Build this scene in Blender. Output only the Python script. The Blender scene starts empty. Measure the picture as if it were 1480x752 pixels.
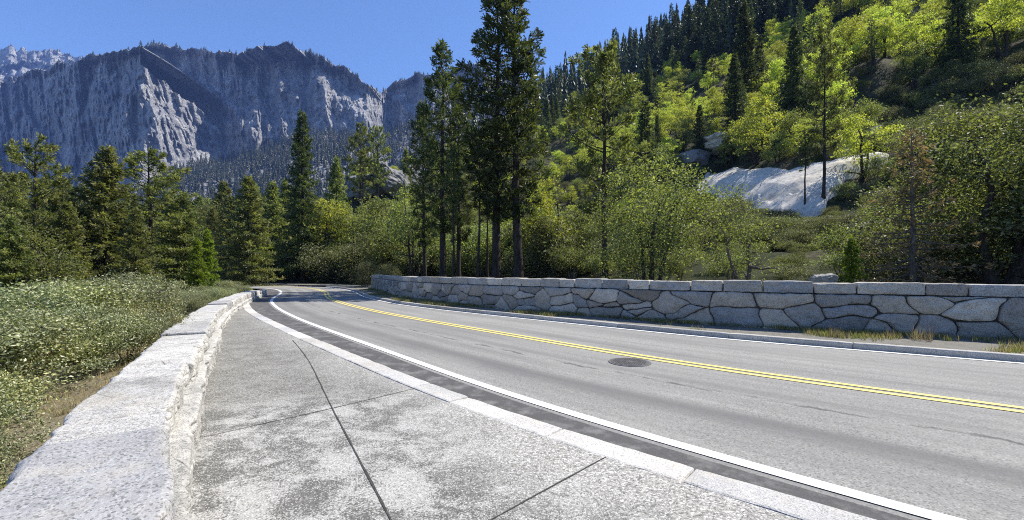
import bpy, bmesh, math, random
import numpy as np
from mathutils import Vector, Matrix

scene = bpy.context.scene
COL = scene.collection
R = math.radians

# ------------------------------------------------------------------ camera, sky, sun, exposure
F, CX, HY, EYE = 620.0, 740.0, 393.0, 1.6          # focal length / principal column / horizon row in photo pixels
cam_d = bpy.data.cameras.new("camera"); cam = bpy.data.objects.new("camera", cam_d); COL.objects.link(cam)
cam.location = (0, 0, EYE); cam.rotation_euler = (R(90), 0, 0)
cam_d.sensor_width = 36; cam_d.lens = F / 1480 * 36; cam_d.shift_y = (HY - 376) / 1480
cam_d.clip_start = 0.05; cam_d.clip_end = 9000
scene.camera = cam

SUN_EL, SUN_AZ = 54.0, 66.0                         # azimuth measured from +Y towards +X
w = bpy.data.worlds.new("World"); scene.world = w; w.use_nodes = True
nt = w.node_tree; bg = nt.nodes["Background"]
sky = nt.nodes.new("ShaderNodeTexSky"); sky.sky_type = 'NISHITA'; sky.sun_disc = False
sky.sun_elevation = R(SUN_EL); sky.sun_rotation = R(SUN_AZ); sky.altitude = 1400
sky.air_density = 1.0; sky.dust_density = 0.2; sky.ozone_density = 8.0
nt.links.new(sky.outputs[0], bg.inputs[0]); bg.inputs[1].default_value = 0.12
sl = bpy.data.lights.new("sun", 'SUN'); sl.energy = 5.0; sl.angle = R(0.5); sl.color = (1.0, 0.945, 0.85)
so = bpy.data.objects.new("sun", sl); COL.objects.link(so)
sd = Vector((math.sin(R(SUN_AZ)) * math.cos(R(SUN_EL)), math.cos(R(SUN_AZ)) * math.cos(R(SUN_EL)), math.sin(R(SUN_EL))))
so.rotation_euler = sd.to_track_quat('Z', 'Y').to_euler(); so.location = (0, 0, 300)
scene.view_settings.view_transform = 'Standard'; scene.view_settings.look = 'None'
scene.view_settings.exposure = 0.85; scene.view_settings.gamma = 1.0; scene.view_settings.use_curve_mapping = False
scene.render.engine = 'CYCLES'
scene.cycles.use_denoising = False; scene.cycles.filter_width = 1.1; scene.cycles.sample_clamp_indirect = 4.0
scene.cycles.max_bounces = 8; scene.cycles.transparent_max_bounces = 4; scene.cycles.volume_bounces = 0
scene.cycles.diffuse_bounces = 3; scene.cycles.transmission_bounces = 4
HAZE_DENSITY = 0.00009; HAZE_COLOR = (0.25, 0.42, 1.0, 1)

# ------------------------------------------------------------------ numpy noise
_rng = np.random.RandomState(7)
_perm = _rng.permutation(512).astype(np.int64); _perm = np.concatenate([_perm, _perm, _perm])
_val = _rng.rand(512)
def vnoise(x, y, z=None):
    x = np.asarray(x, float); y = np.asarray(y, float); z = np.zeros_like(x) if z is None else np.asarray(z, float)
    xi = np.floor(x).astype(np.int64); yi = np.floor(y).astype(np.int64); zi = np.floor(z).astype(np.int64)
    xf = x - xi; yf = y - yi; zf = z - zi
    u = xf*xf*(3-2*xf); v = yf*yf*(3-2*yf); t = zf*zf*(3-2*zf)
    def h(a, b, c): return _val[_perm[(_perm[(_perm[a & 511] + b) & 511] + c) & 511]]
    def lerp(a, b, k): return a + (b-a)*k
    c00 = lerp(h(xi,yi,zi), h(xi+1,yi,zi), u); c10 = lerp(h(xi,yi+1,zi), h(xi+1,yi+1,zi), u)
    c01 = lerp(h(xi,yi,zi+1), h(xi+1,yi,zi+1), u); c11 = lerp(h(xi,yi+1,zi+1), h(xi+1,yi+1,zi+1), u)
    return lerp(lerp(c00, c10, v), lerp(c01, c11, v), t)*2-1
def fbm(x, y, z=None, oct=4, gain=.5):
    s = 0; a = 1; f = 1
    for i in range(oct):
        s = s + a*vnoise(np.asarray(x)*f+i*17.3, np.asarray(y)*f+i*9.1, None if z is None else np.asarray(z)*f+i*5.7)
        a *= gain; f *= 2.03
    return s
def ridged(x, y, z=None, oct=4):
    s = 0; a = 1; f = 1
    for i in range(oct):
        s = s + a*(1-2*np.abs(vnoise(np.asarray(x)*f+i*13.7, np.asarray(y)*f+i*7.3, None if z is None else np.asarray(z)*f)))
        a *= .5; f *= 2.07
    return s
def smooth01(x): x = np.clip(x, 0, 1); return x*x*(3-2*x)

# ------------------------------------------------------------------ mesh helpers
def mesh_np(name, verts, faces, mats, fmat=None, smooth=False, uv=None):
    """verts (N,3); faces = list of (M,k) int arrays; mats = list of materials; fmat = per face material index; uv (N,2)"""
    me = bpy.data.meshes.new(name)
    verts = np.asarray(verts, np.float32)
    faces = [np.asarray(f, np.int32) for f in faces if len(f)]
    me.vertices.add(len(verts)); me.vertices.foreach_set("co", verts.ravel())
    loops = np.concatenate([f.ravel() for f in faces]); tot = np.concatenate([np.full(len(f), f.shape[1], np.int32) for f in faces])
    start = np.concatenate([[0], np.cumsum(tot)[:-1]]).astype(np.int32)
    me.loops.add(len(loops)); me.loops.foreach_set("vertex_index", loops)
    me.polygons.add(len(tot)); me.polygons.foreach_set("loop_start", start); me.polygons.foreach_set("loop_total", tot)
    if fmat is not None: me.polygons.foreach_set("material_index", np.asarray(fmat, np.int32))
    me.polygons.foreach_set("use_smooth", np.full(len(tot), smooth, bool))
    for m in mats: me.materials.append(m)
    if uv is not None:
        l = me.uv_layers.new(name="UVMap"); l.data.foreach_set("uv", np.asarray(uv, np.float32)[loops].ravel())
    me.update(calc_edges=True); me.validate()
    return me
def link(name, me, parent=None, loc=(0,0,0)):
    o = bpy.data.objects.new(name, me); COL.objects.link(o); o.location = loc
    if parent: o.parent = parent
    return o
def tag(o, label=None, cat=None, group=None, kind=None):
    if label: o["label"] = label
    if cat: o["category"] = cat
    if group: o["group"] = group
    if kind: o["kind"] = kind
    return o
def empty(name, loc=(0,0,0)):
    o = bpy.data.objects.new(name, None); COL.objects.link(o); o.location = loc; o.empty_display_size = .3
    return o
def grid_faces(nr, nc):
    i = np.arange(nr-1)[:,None]*nc + np.arange(nc-1)[None,:]
    return np.stack([i, i+1, i+1+nc, i+nc], -1).reshape(-1,4)

# ------------------------------------------------------------------ materials
def mat(name):
    m = bpy.data.materials.new(name); m.use_nodes = True
    n = m.node_tree; n.nodes.clear()
    out = n.nodes.new("ShaderNodeOutputMaterial"); return m, n, out
class N:
    def __init__(s, n): s.n = n
    def new(s, t, **kw):
        x = s.n.nodes.new(t)
        for k, v in kw.items(): setattr(x, k, v)
        return x
    def L(s, a, b): s.n.links.new(a, b)
    def noise(s, vec, scale, detail=4, rough=.55, dist=0):
        x = s.new("ShaderNodeTexNoise"); x.inputs["Scale"].default_value = scale; x.inputs["Detail"].default_value = detail
        x.inputs["Roughness"].default_value = rough; x.inputs["Distortion"].default_value = dist
        if vec is not None: s.L(vec, x.inputs["Vector"])
        return x.outputs["Fac"]
    def vor(s, vec, scale, out="Distance", feature='F1'):
        x = s.new("ShaderNodeTexVoronoi", feature=feature); x.inputs["Scale"].default_value = scale
        if vec is not None: s.L(vec, x.inputs["Vector"])
        return x.outputs[out]
    def ramp(s, fac, stops, interp='LINEAR'):
        x = s.new("ShaderNodeValToRGB"); x.color_ramp.interpolation = interp
        e = x.color_ramp.elements
        while len(e) < len(stops): e.new(.5)
        for k, (p, c) in enumerate(stops):
            e[k].position = p; e[k].color = (c if isinstance(c, (tuple, list)) else (c, c, c))[:3] + (1,) if not isinstance(c, (int, float)) else (c, c, c, 1)
        s.L(fac, x.inputs[0]); return x.outputs[0]
    def mix(s, fac, a, b, mode='MIX'):
        x = s.new("ShaderNodeMix", data_type='RGBA', blend_type=mode)
        for sock, v in ((x.inputs[0], fac), (x.inputs[6], a), (x.inputs[7], b)):
            if isinstance(v, (int, float)): sock.default_value = v
            elif isinstance(v, (tuple, list)): sock.default_value = tuple(v[:3]) + (1,)
            else: s.L(v, sock)
        return x.outputs[2]
    def math(s, op, a, b=0.0):
        x = s.new("ShaderNodeMath", operation=op)
        for sock, v in ((x.inputs[0], a), (x.inputs[1], b)):
            if isinstance(v, (int, float)): sock.default_value = v
            else: s.L(v, sock)
        return x.outputs[0]
    def mapping(s, vec, scale=(1,1,1), rot=(0,0,0), loc=(0,0,0)):
        x = s.new("ShaderNodeMapping"); x.inputs["Scale"].default_value = scale; x.inputs["Rotation"].default_value = rot; x.inputs["Location"].default_value = loc
        s.L(vec, x.inputs["Vector"]); return x.outputs[0]
    def bsdf(s, color, rough=.85, spec=.25, bump=None, bstr=.3, bdist=.02):
        b = s.new("ShaderNodeBsdfPrincipled")
        if isinstance(color, (tuple, list)): b.inputs["Base Color"].default_value = tuple(color[:3]) + (1,)
        else: s.L(color, b.inputs["Base Color"])
        if isinstance(rough, (int, float)): b.inputs["Roughness"].default_value = rough
        else: s.L(rough, b.inputs["Roughness"])
        b.inputs["Specular IOR Level"].default_value = spec
        if bump is not None:
            bp = s.new("ShaderNodeBump"); bp.inputs["Strength"].default_value = bstr; bp.inputs["Distance"].default_value = bdist
            s.L(bump, bp.inputs["Height"]); s.L(bp.outputs[0], b.inputs["Normal"])
        return b
def texco(k, which="Object"): return k.new("ShaderNodeTexCoord").outputs[which]
def worldpos(k): return k.new("ShaderNodeNewGeometry").outputs["Position"]

def leaf_mat(name, cols, tcol, transl=.4, clump=.7, rough=.5, spec=.3):
    m, n, out = mat(name); k = N(n)
    g = k.new("ShaderNodeNewGeometry"); oi = k.new("ShaderNodeObjectInfo")
    c1 = k.ramp(g.outputs["Random Per Island"], [(i/(len(cols)-1), c) for i, c in enumerate(cols)])
    nz = k.noise(texco(k), clump, 2)
    c2 = k.mix(k.ramp(nz, [(.38, 0.0), (.62, 1.0)]), c1, k.mix(1.0, c1, (1.35, 1.25, .9), 'MULTIPLY'))
    hsv = k.new("ShaderNodeHueSaturation"); k.L(c2, hsv.inputs["Color"])
    k.L(k.math('MULTIPLY_ADD', oi.outputs["Random"], .5) if False else k.math('ADD', k.math('MULTIPLY', oi.outputs["Random"], .5), .75), hsv.inputs["Value"])
    k.L(k.math('ADD', k.math('MULTIPLY', oi.outputs["Random"], .03), .485), hsv.inputs["Hue"])
    b = k.bsdf(hsv.outputs[0], rough, spec)
    t = k.new("ShaderNodeBsdfTranslucent"); tc = k.mix(1.0, hsv.outputs[0], tcol, 'MULTIPLY'); k.L(tc, t.inputs[0])
    mx = k.new("ShaderNodeMixShader"); mx.inputs[0].default_value = transl
    k.L(b.outputs[0], mx.inputs[1]); k.L(t.outputs[0], mx.inputs[2]); k.L(mx.outputs[0], out.inputs[0])
    return m
def bark_mat(name, a, b, sc=6):
    m, n, out = mat(name); k = N(n)
    v = k.mapping(texco(k), (sc, sc, sc*.25))
    f = k.noise(v, 1.5, 5, .65)
    s = k.bsdf(k.ramp(f, [(.35, a), (.65, b)]), .9, .15, f, .8, .05); k.L(s.outputs[0], out.inputs[0]); return m

M = {}
M['pine'] = leaf_mat("pine_needles", [(.025,.036,.017), (.05,.066,.03), (.105,.12,.055)], (1.9, 2.1, 1.0), .3, .5)
M['fir'] = leaf_mat("fir_needles", [(.055,.068,.03), (.125,.14,.06), (.25,.25,.125)], (1.8, 2.1, .9), .32, .5)
M['farfir'] = leaf_mat("distant_needles", [(.025,.036,.022), (.05,.064,.036), (.09,.105,.06)], (1.5, 1.8, 1.0), .2, .3)
M['young'] = leaf_mat("young_needles", [(.08,.13,.02), (.14,.20,.035), (.22,.28,.06)], (1.7, 2.0, .7), .4, .6)
M['oakspring'] = leaf_mat("spring_oak_leaves", [(.19,.23,.05), (.30,.34,.085), (.46,.49,.17)], (1.5, 1.6, .65), .45, .5)
M['oakdull'] = leaf_mat("oak_leaves", [(.06,.072,.032), (.125,.145,.062), (.25,.265,.135)], (1.8, 2.0, .8), .4, .5)
M['livedark'] = leaf_mat("live_oak_leaves", [(.045,.052,.024), (.095,.11,.05), (.24,.25,.15)], (1.7, 1.9, .8), .35, .5, .55, .2)
M['chap'] = leaf_mat("chaparral_leaves", [(.06,.066,.034), (.12,.125,.062), (.22,.215,.125)], (1.6, 1.8, .8), .3, .5)
M['manz'] = leaf_mat("manzanita_leaves", [(.08,.098,.042), (.20,.22,.11), (.44,.45,.29)], (1.7, 1.9, .8), .2, 1.2, .4, .5)
M['dead'] = leaf_mat("dead_needles", [(.10,.085,.05), (.19,.155,.09), (.29,.24,.15)], (1.5, 1.3, .8), .35, .5)
M['grass'] = leaf_mat("grass_blades", [(.08,.095,.035), (.14,.15,.06), (.24,.235,.12)], (1.7, 1.8, .8), .35, .8)
M['drygrass'] = leaf_mat("dry_grass_blades", [(.15,.13,.08), (.24,.21,.13), (.36,.32,.22)], (1.4, 1.3, 1.0), .35, .8)
M['barkdark'] = bark_mat("dark_bark", (.025,.02,.016), (.075,.06,.048))
M['barkgrey'] = bark_mat("grey_bark", (.07,.058,.05), (.19,.165,.14))
M['barkred'] = bark_mat("reddish_bark", (.06,.035,.025), (.13,.08,.055))

def granite(name, base, dark, scale=1.0, vert=False, warm=(.5,.46,.38), bstr=.6, bdist=.03, island=.0):
    m, n, out = mat(name); k = N(n)
    p = texco(k)
    fine = k.noise(p, 60*scale, 4, .7); med = k.noise(p, 7*scale, 6, .65); big = k.noise(p, 1.3*scale, 4, .55)
    speck = k.vor(p, 110*scale, "Color")
    sp = k.new("ShaderNodeSeparateColor"); k.L(speck, sp.inputs[0])
    c = k.mix(k.ramp(big, [(.35, 0.0), (.65, 1.0)]), base, tuple(x*.78 for x in base))
    c = k.mix(k.ramp(med, [(.45, 0.0), (.72, .75)]), c, dark)
    c = k.mix(k.ramp(sp.outputs[0], [(.76, 0.0), (.84, .65)]), c, tuple(x*.35 for x in dark))
    c = k.mix(k.ramp(sp.outputs[1], [(.72, 0.0), (.85, .5)]), c, tuple(min(.85, x*1.35) for x in base))
    c = k.mix(k.ramp(k.noise(p, 3.1*scale, 3), [(.55, 0.0), (.7, .35)]), c, warm)
    if island:
        g = k.new("ShaderNodeNewGeometry"); oi = k.new("ShaderNodeObjectInfo")
        r = k.math('FRACT', k.math('ADD', g.outputs["Random Per Island"], oi.outputs["Random"]))
        c = k.mix(island, c, k.mix(1.0, c, k.ramp(r, [(0, (.62,.64,.67)), (.2, (.95,.92,.86)), (.4, (1.3,1.22,1.08)), (.6, (.8,.84,.9)), (.8, (1.55,1.48,1.34)), (1, (.7,.64,.56))]), 'MULTIPLY'))
    h = k.math('ADD', k.math('MULTIPLY', med, 1.0), k.math('MULTIPLY', fine, .35))
    s = k.bsdf(c, .85, .25, h, bstr, bdist); k.L(s.outputs[0], out.inputs[0]); return m
M['coping_white'] = granite("white_granite", (.44,.435,.415), (.22,.215,.20), 1.0)
def _coping(k):
    p = texco(k); oi = k.new("ShaderNodeObjectInfo")
    big = k.noise(p, 2.2, 7, .68, .4); med = k.noise(p, 11, 6, .75); fi = k.noise(p, 55, 4, .8)
    sp = k.new("ShaderNodeSeparateColor"); k.L(k.vor(p, 120, "Color"), sp.inputs[0])
    c = k.ramp(big, [(.32, (.36,.357,.34)), (.46, (.56,.55,.525)), (.62, (.70,.69,.66))])
    c = k.mix(k.ramp(med, [(.52, 0.0), (.68, .65)]), c, (.20,.198,.185))
    c = k.mix(k.ramp(med, [(.30, .5), (.42, 0.0)]), c, (.62,.61,.58))
    c = k.mix(k.ramp(sp.outputs[0], [(.74, 0.0), (.82, .6)]), c, (.11,.11,.105))
    c = k.mix(k.ramp(k.noise(p, 1.1, 3), [(.56, 0.0), (.68, .45)]), c, (.40,.36,.28))
    cr = k.vor(k.mapping(p, (1,1,.6)), 1.1, "Distance", 'DISTANCE_TO_EDGE'); wob = k.noise(p, 6, 5, .7)
    c = k.mix(k.math('MULTIPLY', k.ramp(k.math('ADD', cr, k.math('MULTIPLY', wob, .03)), [(.016, .8), (.024, 0.0)]), k.ramp(big, [(.44, 1.0), (.54, 0.0)])), c, (.07,.065,.055))
    c = k.mix(1.0, c, k.ramp(oi.outputs['Random'], [(0, (.72,.73,.75)), (.5, (1.0,.985,.95)), (1, (.86,.86,.85))]), 'MULTIPLY')
    h = k.math('ADD', k.math('MULTIPLY', med, 1.2), k.math('MULTIPLY', fi, .5))
    return k.bsdf(c, .88, .2, h, .8, .03)
simple_c = [("coping_white", _coping)]
M['coping_blue'] = granite("blue_grey_granite", (.36,.358,.355), (.22,.22,.222), 1.0)
M['kerbstone'] = granite("kerb_granite", (.52,.515,.50), (.36,.36,.36), 1.4, island=.5, bstr=.4)
M['kerbstone_dull'] = granite('dull_kerb', (.40,.395,.38), (.24,.24,.235), 1.4, island=.4, bstr=.4)
M['rubble'] = granite("rubble_granite", (.36,.345,.32), (.16,.157,.15), .9, island=1.0, warm=(.36,.33,.27))
M['coping_right'] = granite("coping_granite", (.40,.39,.37), (.21,.21,.205), .8, island=.8)
M['slab_old'] = granite("pale_slab_granite", (.66,.65,.62), (.46,.455,.44), .12, warm=(.56,.53,.48), bstr=.35, bdist=.15)
def _slab(k):
    p = texco(k); st = k.noise(k.mapping(p, (.35, .12, .12), (0,0,R(-40))), 1.6, 7, .7, .3); big = k.noise(p, .22, 4, .55); fi = k.noise(p, 2.2, 6, .75)
    c = k.ramp(st, [(.3, (.30,.275,.23)), (.45, (.54,.50,.43)), (.7, (.70,.655,.57))])
    c = k.mix(k.ramp(big, [(.5, 0.0), (.66, .6)]), c, (.50,.485,.45))
    c = k.mix(k.ramp(fi, [(.52, 0.0), (.64, .7)]), c, (.22,.21,.18))
    return k.bsdf(c, .85, .2, fi, .5, .08)
simple_q = [("slab", _slab)]
M['boulder'] = granite("weathered_boulder_granite", (.27,.27,.275), (.10,.10,.105), .25, warm=(.3,.29,.2), bstr=.9, bdist=.2)

def simple(name, fn):
    m, n, out = mat(name); k = N(n); s = fn(k); k.L(s.outputs[0], out.inputs[0]); M[name] = m; return m
def _mortar(k):
    f = k.noise(texco(k), 18, 5, .7)
    return k.bsdf(k.ramp(f, [(.3, (.03,.028,.025)), (.7, (.11,.10,.085))]), .95, .1, f, .8, .03)
simple("mortar", _mortar)
for q_ in simple_q+simple_c: simple(*q_)
def _asphalt(k):
    uv = k.new("ShaderNodeUVMap").outputs[0]                       # u along the road, v metres left/right of the centre line
    sx = k.new("ShaderNodeSeparateXYZ"); k.L(uv, sx.inputs[0]); v = sx.outputs[1]
    p = worldpos(k)
    agg = k.noise(p, 95, 4, .8); aggv = k.vor(p, 75, "Color")
    sp = k.new("ShaderNodeSeparateColor"); k.L(aggv, sp.inputs[0])
    c = k.ramp(agg, [(.3, (.185,.182,.17)), (.7, (.33,.324,.30))])
    c = k.mix(k.ramp(sp.outputs[0], [(.78, 0.0), (.86, .55)]), c, (.42,.41,.40))
    c = k.mix(k.ramp(sp.outputs[1], [(.80, 0.0), (.88, .6)]), c, (.07,.07,.07))
    st = k.noise(k.mapping(uv, (.05, 2.2, 1)), 1.0, 5, .6)          # long lengthwise wear streaks
    c = k.mix(k.ramp(st, [(.38, 0.0), (.64, .7)]), c, (.15,.148,.142))
    pw = k.noise(k.mapping(uv, (.35, .8, 1)), 1.0, 5, .65)
    c = k.mix(k.ramp(pw, [(.45, 0.0), (.75, .35)]), c, (.33,.322,.295))
    d1 = k.math('ABSOLUTE', k.math('ADD', v, 2.45)); wob = k.noise(k.mapping(uv, (.5, 1, 1)), 1.2, 3)
    tr = k.math('ADD', d1, k.math('MULTIPLY', k.math('SUBTRACT', wob, .5), .5))
    c = k.mix(k.ramp(tr, [(.05, .55), (.5, 0.0)]), c, (.11,.109,.107))
    # broken lengthwise seam in the near lane
    d2 = k.math('ABSOLUTE', k.math('ADD', k.math('ADD', v, 1.45), k.math('MULTIPLY', k.math('SUBTRACT', k.noise(k.mapping(uv, (1.1, .3, 1)), 2.0, 6, .75), .5), .42)))
    brk = k.ramp(k.noise(k.mapping(uv, (.9, 2, 1)), 1.4, 4), [(.46, 0.0), (.56, 1.0)])
    c = k.mix(k.math('MULTIPLY', k.ramp(d2, [(.015, .8), (.06, 0.0)]), brk), c, (.075,.074,.072))
    # the dark newer strip beyond the edge line
    ed = k.math('ADD', v, k.math('MULTIPLY', k.math('SUBTRACT', k.noise(uv, 1.5, 4), .5), .16))
    c = k.mix(k.math('MULTIPLY', k.ramp(k.math('MULTIPLY', ed, -1.0), [(.0, 0.0), (1.0, 0.0)]), 0.0), c, (.08,.08,.08))
    h = k.math('ADD', agg, k.math('MULTIPLY', sp.outputs[2], .5))
    return k.bsdf(c, .88, .2, h, .35, .006)
simple("asphalt", _asphalt)
def _gutter(k):
    p = worldpos(k); f = k.noise(p, 95, 4, .8); g = k.noise(p, 2.6, 5, .7)
    c = k.ramp(f, [(.3, (.055,.054,.054)), (.7, (.125,.122,.12))])
    c = k.mix(k.ramp(g, [(.48, 0.0), (.68, .7)]), c, (.24,.235,.225))
    return k.bsdf(c, .9, .15, f, .4, .006)
simple("gutter_asphalt", _gutter)
def _paint(col, dirt):
    def f(k):
        p = worldpos(k); n1 = k.noise(p, 6, 5, .7); n2 = k.noise(p, 70, 4, .75)
        c = k.mix(k.ramp(n1, [(.48, 0.0), (.72, .55)]), col, dirt)
        c = k.mix(k.ramp(n2, [(.56, 0.0), (.66, .85)]), c, dirt)
        return k.bsdf(c, .6, .3, n2, .15, .004)
    return f
simple("white_line_paint", _paint((.78,.78,.76), (.36,.36,.345)))
simple("yellow_line_paint", _paint((.74,.60,.17), (.40,.36,.22)))
def _sidewalk(k):
    p = worldpos(k)
    agg = k.new("ShaderNodeTexVoronoi"); agg.inputs["Scale"].default_value = 72; k.L(p, agg.inputs["Vector"])
    sp = k.new("ShaderNodeSeparateColor"); k.L(agg.outputs["Color"], sp.inputs[0])
    peb = k.ramp(sp.outputs[0], [(0, (.13,.125,.115)), (.2, (.22,.212,.19)), (.5, (.33,.318,.285)), (.8, (.45,.437,.40)), (1, (.66,.65,.61))])
    paste = k.ramp(agg.outputs["Distance"], [(.45, 0.0), (.72, 1.0)])
    c = k.mix(k.math('MULTIPLY', paste, .55), peb, (.28,.272,.248))
    big = k.noise(k.mapping(p, (1,1,1), (0,0,R(38))), .55, 4, .55)
    str_ = k.noise(k.mapping(p, (1.1, 1.25, 1), (0,0,R(-25))), 2.1, 7, .75, .3)
    mid = k.noise(p, 34, 6, .85); fine = k.vor(p, 130, 'Color'); fsp = k.new('ShaderNodeSeparateColor'); k.L(fine, fsp.inputs[0])
    sx = k.new("ShaderNodeSeparateXYZ"); k.L(p, sx.inputs[0])
    # weathering grows towards the parapet and away from the clean slab by the kerb
    side = k.math('ADD', k.math('MULTIPLY', sx.outputs[0], -.8), k.math('MULTIPLY', sx.outputs[1], -.62))   # ~distance across the walk
    side = k.math('ADD', side, k.math('MULTIPLY', k.math('SUBTRACT', big, .5), 1.6))
    wz = k.ramp(k.math('ADD', k.math('MULTIPLY', side, .25), 1.0), [(.35, 0.0), (.62, 1.0)])
    lich = k.ramp(k.math('ADD', str_, k.math('MULTIPLY', k.math('ADD', k.math('SUBTRACT', mid, .5), k.math('MULTIPLY', k.math('SUBTRACT', fsp.outputs[0], .5), .35)), .42)), [(.475, 0.0), (.53, 1.0)])
    grime = k.ramp(mid, [(.3, (.04,.04,.038)), (.58, (.12,.118,.11)), (.8, (.30,.295,.275))])
    pale = k.mix(k.ramp(mid, [(.38, .8), (.6, 0.0)]), (.47,.465,.44), (.22,.215,.20))
    worn = k.mix(lich, pale, grime)
    farw = k.ramp(k.math('MULTIPLY', k.math('ADD', k.math('ADD', k.math('MULTIPLY', sx.outputs[0], -.45), k.math('MULTIPLY', sx.outputs[1], .8)), k.math('MULTIPLY', big, 1.2)), .1), [(.52, 0.0), (.60, 1.0)])
    worn = k.mix(k.math('MULTIPLY', farw, .75), worn, k.mix(1.0, k.mix(.5, peb, grime), (.62,.62,.60), 'MULTIPLY'))
    c = k.mix(k.math('MULTIPLY', wz, .88), c, worn)
    c = k.mix(k.ramp(fsp.outputs[1], [(.80, 0.0), (.86, .55)]), c, (.06,.058,.052))
    c = k.mix(k.ramp(fsp.outputs[2], [(.84, 0.0), (.9, .5)]), c, (.66,.65,.62))
    c = k.mix(k.math('MULTIPLY', k.ramp(str_, [(.6, 0.0), (.7, 1.0)]), .3), c, (.12,.118,.11))
    return k.bsdf(c, .9, .2, k.math('ADD', k.math('MULTIPLY', agg.outputs["Distance"], -1.0), mid), .5, .006)
simple("aggregate_concrete", _sidewalk)
simple("joint_filler", lambda k: k.bsdf(k.ramp(k.noise(worldpos(k), 40, 3), [(.3, (.03,.03,.028)), (.7, (.09,.088,.08))]), .95, .1))
def _verge(k):
    p = worldpos(k); a = k.noise(p, 3, 6, .7); b = k.noise(p, 60, 4, .8)
    c = k.ramp(a, [(.3, (.10,.097,.08)), (.55, (.18,.172,.15)), (.75, (.13,.13,.085))])
    c = k.mix(k.ramp(b, [(.5, 0.0), (.7, .7)]), c, (.42,.40,.36))
    c = k.mix(k.ramp(b, [(.3, .6), (.42, 0.0)]), c, (.07,.065,.05))
    return k.bsdf(c, .95, .1, b, .7, .02)
simple("gravel_verge", _verge)
def _terrain(k):
    p = worldpos(k); a = k.noise(p, .12, 6, .6); b = k.noise(p, 2.2, 6, .7); c3 = k.noise(p, 30, 4, .75)
    g = k.new("ShaderNodeNewGeometry"); sx = k.new("ShaderNodeSeparateXYZ"); k.L(g.outputs["Position"], sx.inputs[0])
    c = k.ramp(b, [(.3, (.03,.03,.017)), (.5, (.065,.06,.036)), (.7, (.12,.105,.07))])
    gr = k.ramp(b, [(.3, (.015,.02,.01)), (.6, (.034,.04,.017)), (.8, (.075,.075,.036))])
    c = k.mix(k.ramp(a, [(.40, 0.0), (.52, 1.0)]), c, gr)
    dist = k.math('ADD', k.math('ABSOLUTE', sx.outputs[0]), k.math('ABSOLUTE', sx.outputs[1]))
    near = k.ramp(k.math('MULTIPLY', dist, .02), [(.3, 1.0), (.6, 0.0)])
    soil = k.ramp(c3, [(.3, (.10,.085,.055)), (.5, (.22,.185,.125)), (.75, (.34,.30,.22))])
    c = k.mix(k.math('MULTIPLY', near, .8), c, soil)
    return k.bsdf(c, .95, .1, b, .6, .15)
simple("hillside_ground", _terrain)
def _cliff(k):
    p = worldpos(k)
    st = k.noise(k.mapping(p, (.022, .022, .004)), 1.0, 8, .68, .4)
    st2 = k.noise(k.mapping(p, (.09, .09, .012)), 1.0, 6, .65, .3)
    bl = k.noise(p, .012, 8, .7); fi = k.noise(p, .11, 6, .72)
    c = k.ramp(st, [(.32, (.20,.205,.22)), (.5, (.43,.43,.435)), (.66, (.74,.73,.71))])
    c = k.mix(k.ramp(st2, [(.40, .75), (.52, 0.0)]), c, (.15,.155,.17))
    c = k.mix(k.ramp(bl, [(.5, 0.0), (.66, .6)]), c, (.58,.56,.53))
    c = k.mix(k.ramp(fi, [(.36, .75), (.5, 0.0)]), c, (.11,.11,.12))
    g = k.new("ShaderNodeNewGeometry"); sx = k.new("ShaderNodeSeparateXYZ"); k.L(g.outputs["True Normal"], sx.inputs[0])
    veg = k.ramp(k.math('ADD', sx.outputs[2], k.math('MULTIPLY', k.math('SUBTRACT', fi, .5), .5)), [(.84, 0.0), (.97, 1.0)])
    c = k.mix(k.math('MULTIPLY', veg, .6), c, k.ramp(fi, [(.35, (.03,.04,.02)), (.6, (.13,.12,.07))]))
    h = k.math('ADD', k.math('MULTIPLY', st2, 1.0), k.math('ADD', fi, k.math('MULTIPLY', bl, 2.0)))
    return k.bsdf(c, .92, .15, h, 1.0, 14.0)
simple("cliff_granite", _cliff)
simple("cast_iron", lambda k: k.bsdf(k.ramp(k.noise(texco(k), 14, 5, .7), [(.3, (.045,.043,.041)), (.7, (.12,.115,.11))]), .6, .5, k.noise(texco(k), 40, 3), .3, .004))
simple("cast_iron_rim", lambda k: k.bsdf((.13,.127,.122), .5, .5))

# ------------------------------------------------------------------ the road and everything measured along it
def P(px, py, z=0.0):
    Y = F*(EYE-z)/(py-HY); return ((px-CX)/F*Y, Y)
def catmull(pts, step=.25):
    pts = [np.array(p, float) for p in pts]; pts = [2*pts[0]-pts[1]] + pts + [2*pts[-1]-pts[-2]]
    out = []
    for i in range(1, len(pts)-2):
        p0, p1, p2, p3 = pts[i-1:i+3]; n = max(2, int(np.linalg.norm(p2-p1)/step*2))
        for t in np.linspace(0, 1, n, endpoint=False):
            out.append(.5*((2*p1)+(-p0+p2)*t+(2*p0-5*p1+4*p2-p3)*t*t+(-p0+3*p1-3*p2+p3)*t**3))
    out.append(pts[-2]); return resample(np.array(out), step)
def resample(p, step):
    d = np.r_[0, np.cumsum(np.linalg.norm(np.diff(p, axis=0), axis=1))]
    s = np.linspace(0, d[-1], max(2, int(round(d[-1]/step))+1))
    return np.stack([np.interp(s, d, p[:,i]) for i in range(p.shape[1])], 1)
def smooth_line(p, n):
    q = p.copy(); ker = np.ones(2*n+1)/(2*n+1)
    for i in range(p.shape[1]):
        ext = np.r_[2*p[0,i]-p[n:0:-1,i], p[:,i], 2*p[-1,i]-p[-2:-n-2:-1,i]]
        q[:,i] = np.convolve(ext, ker, 'valid')
    return q
def arclen(p): return np.r_[0, np.cumsum(np.linalg.norm(np.diff(p, axis=0), axis=1))]
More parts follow.
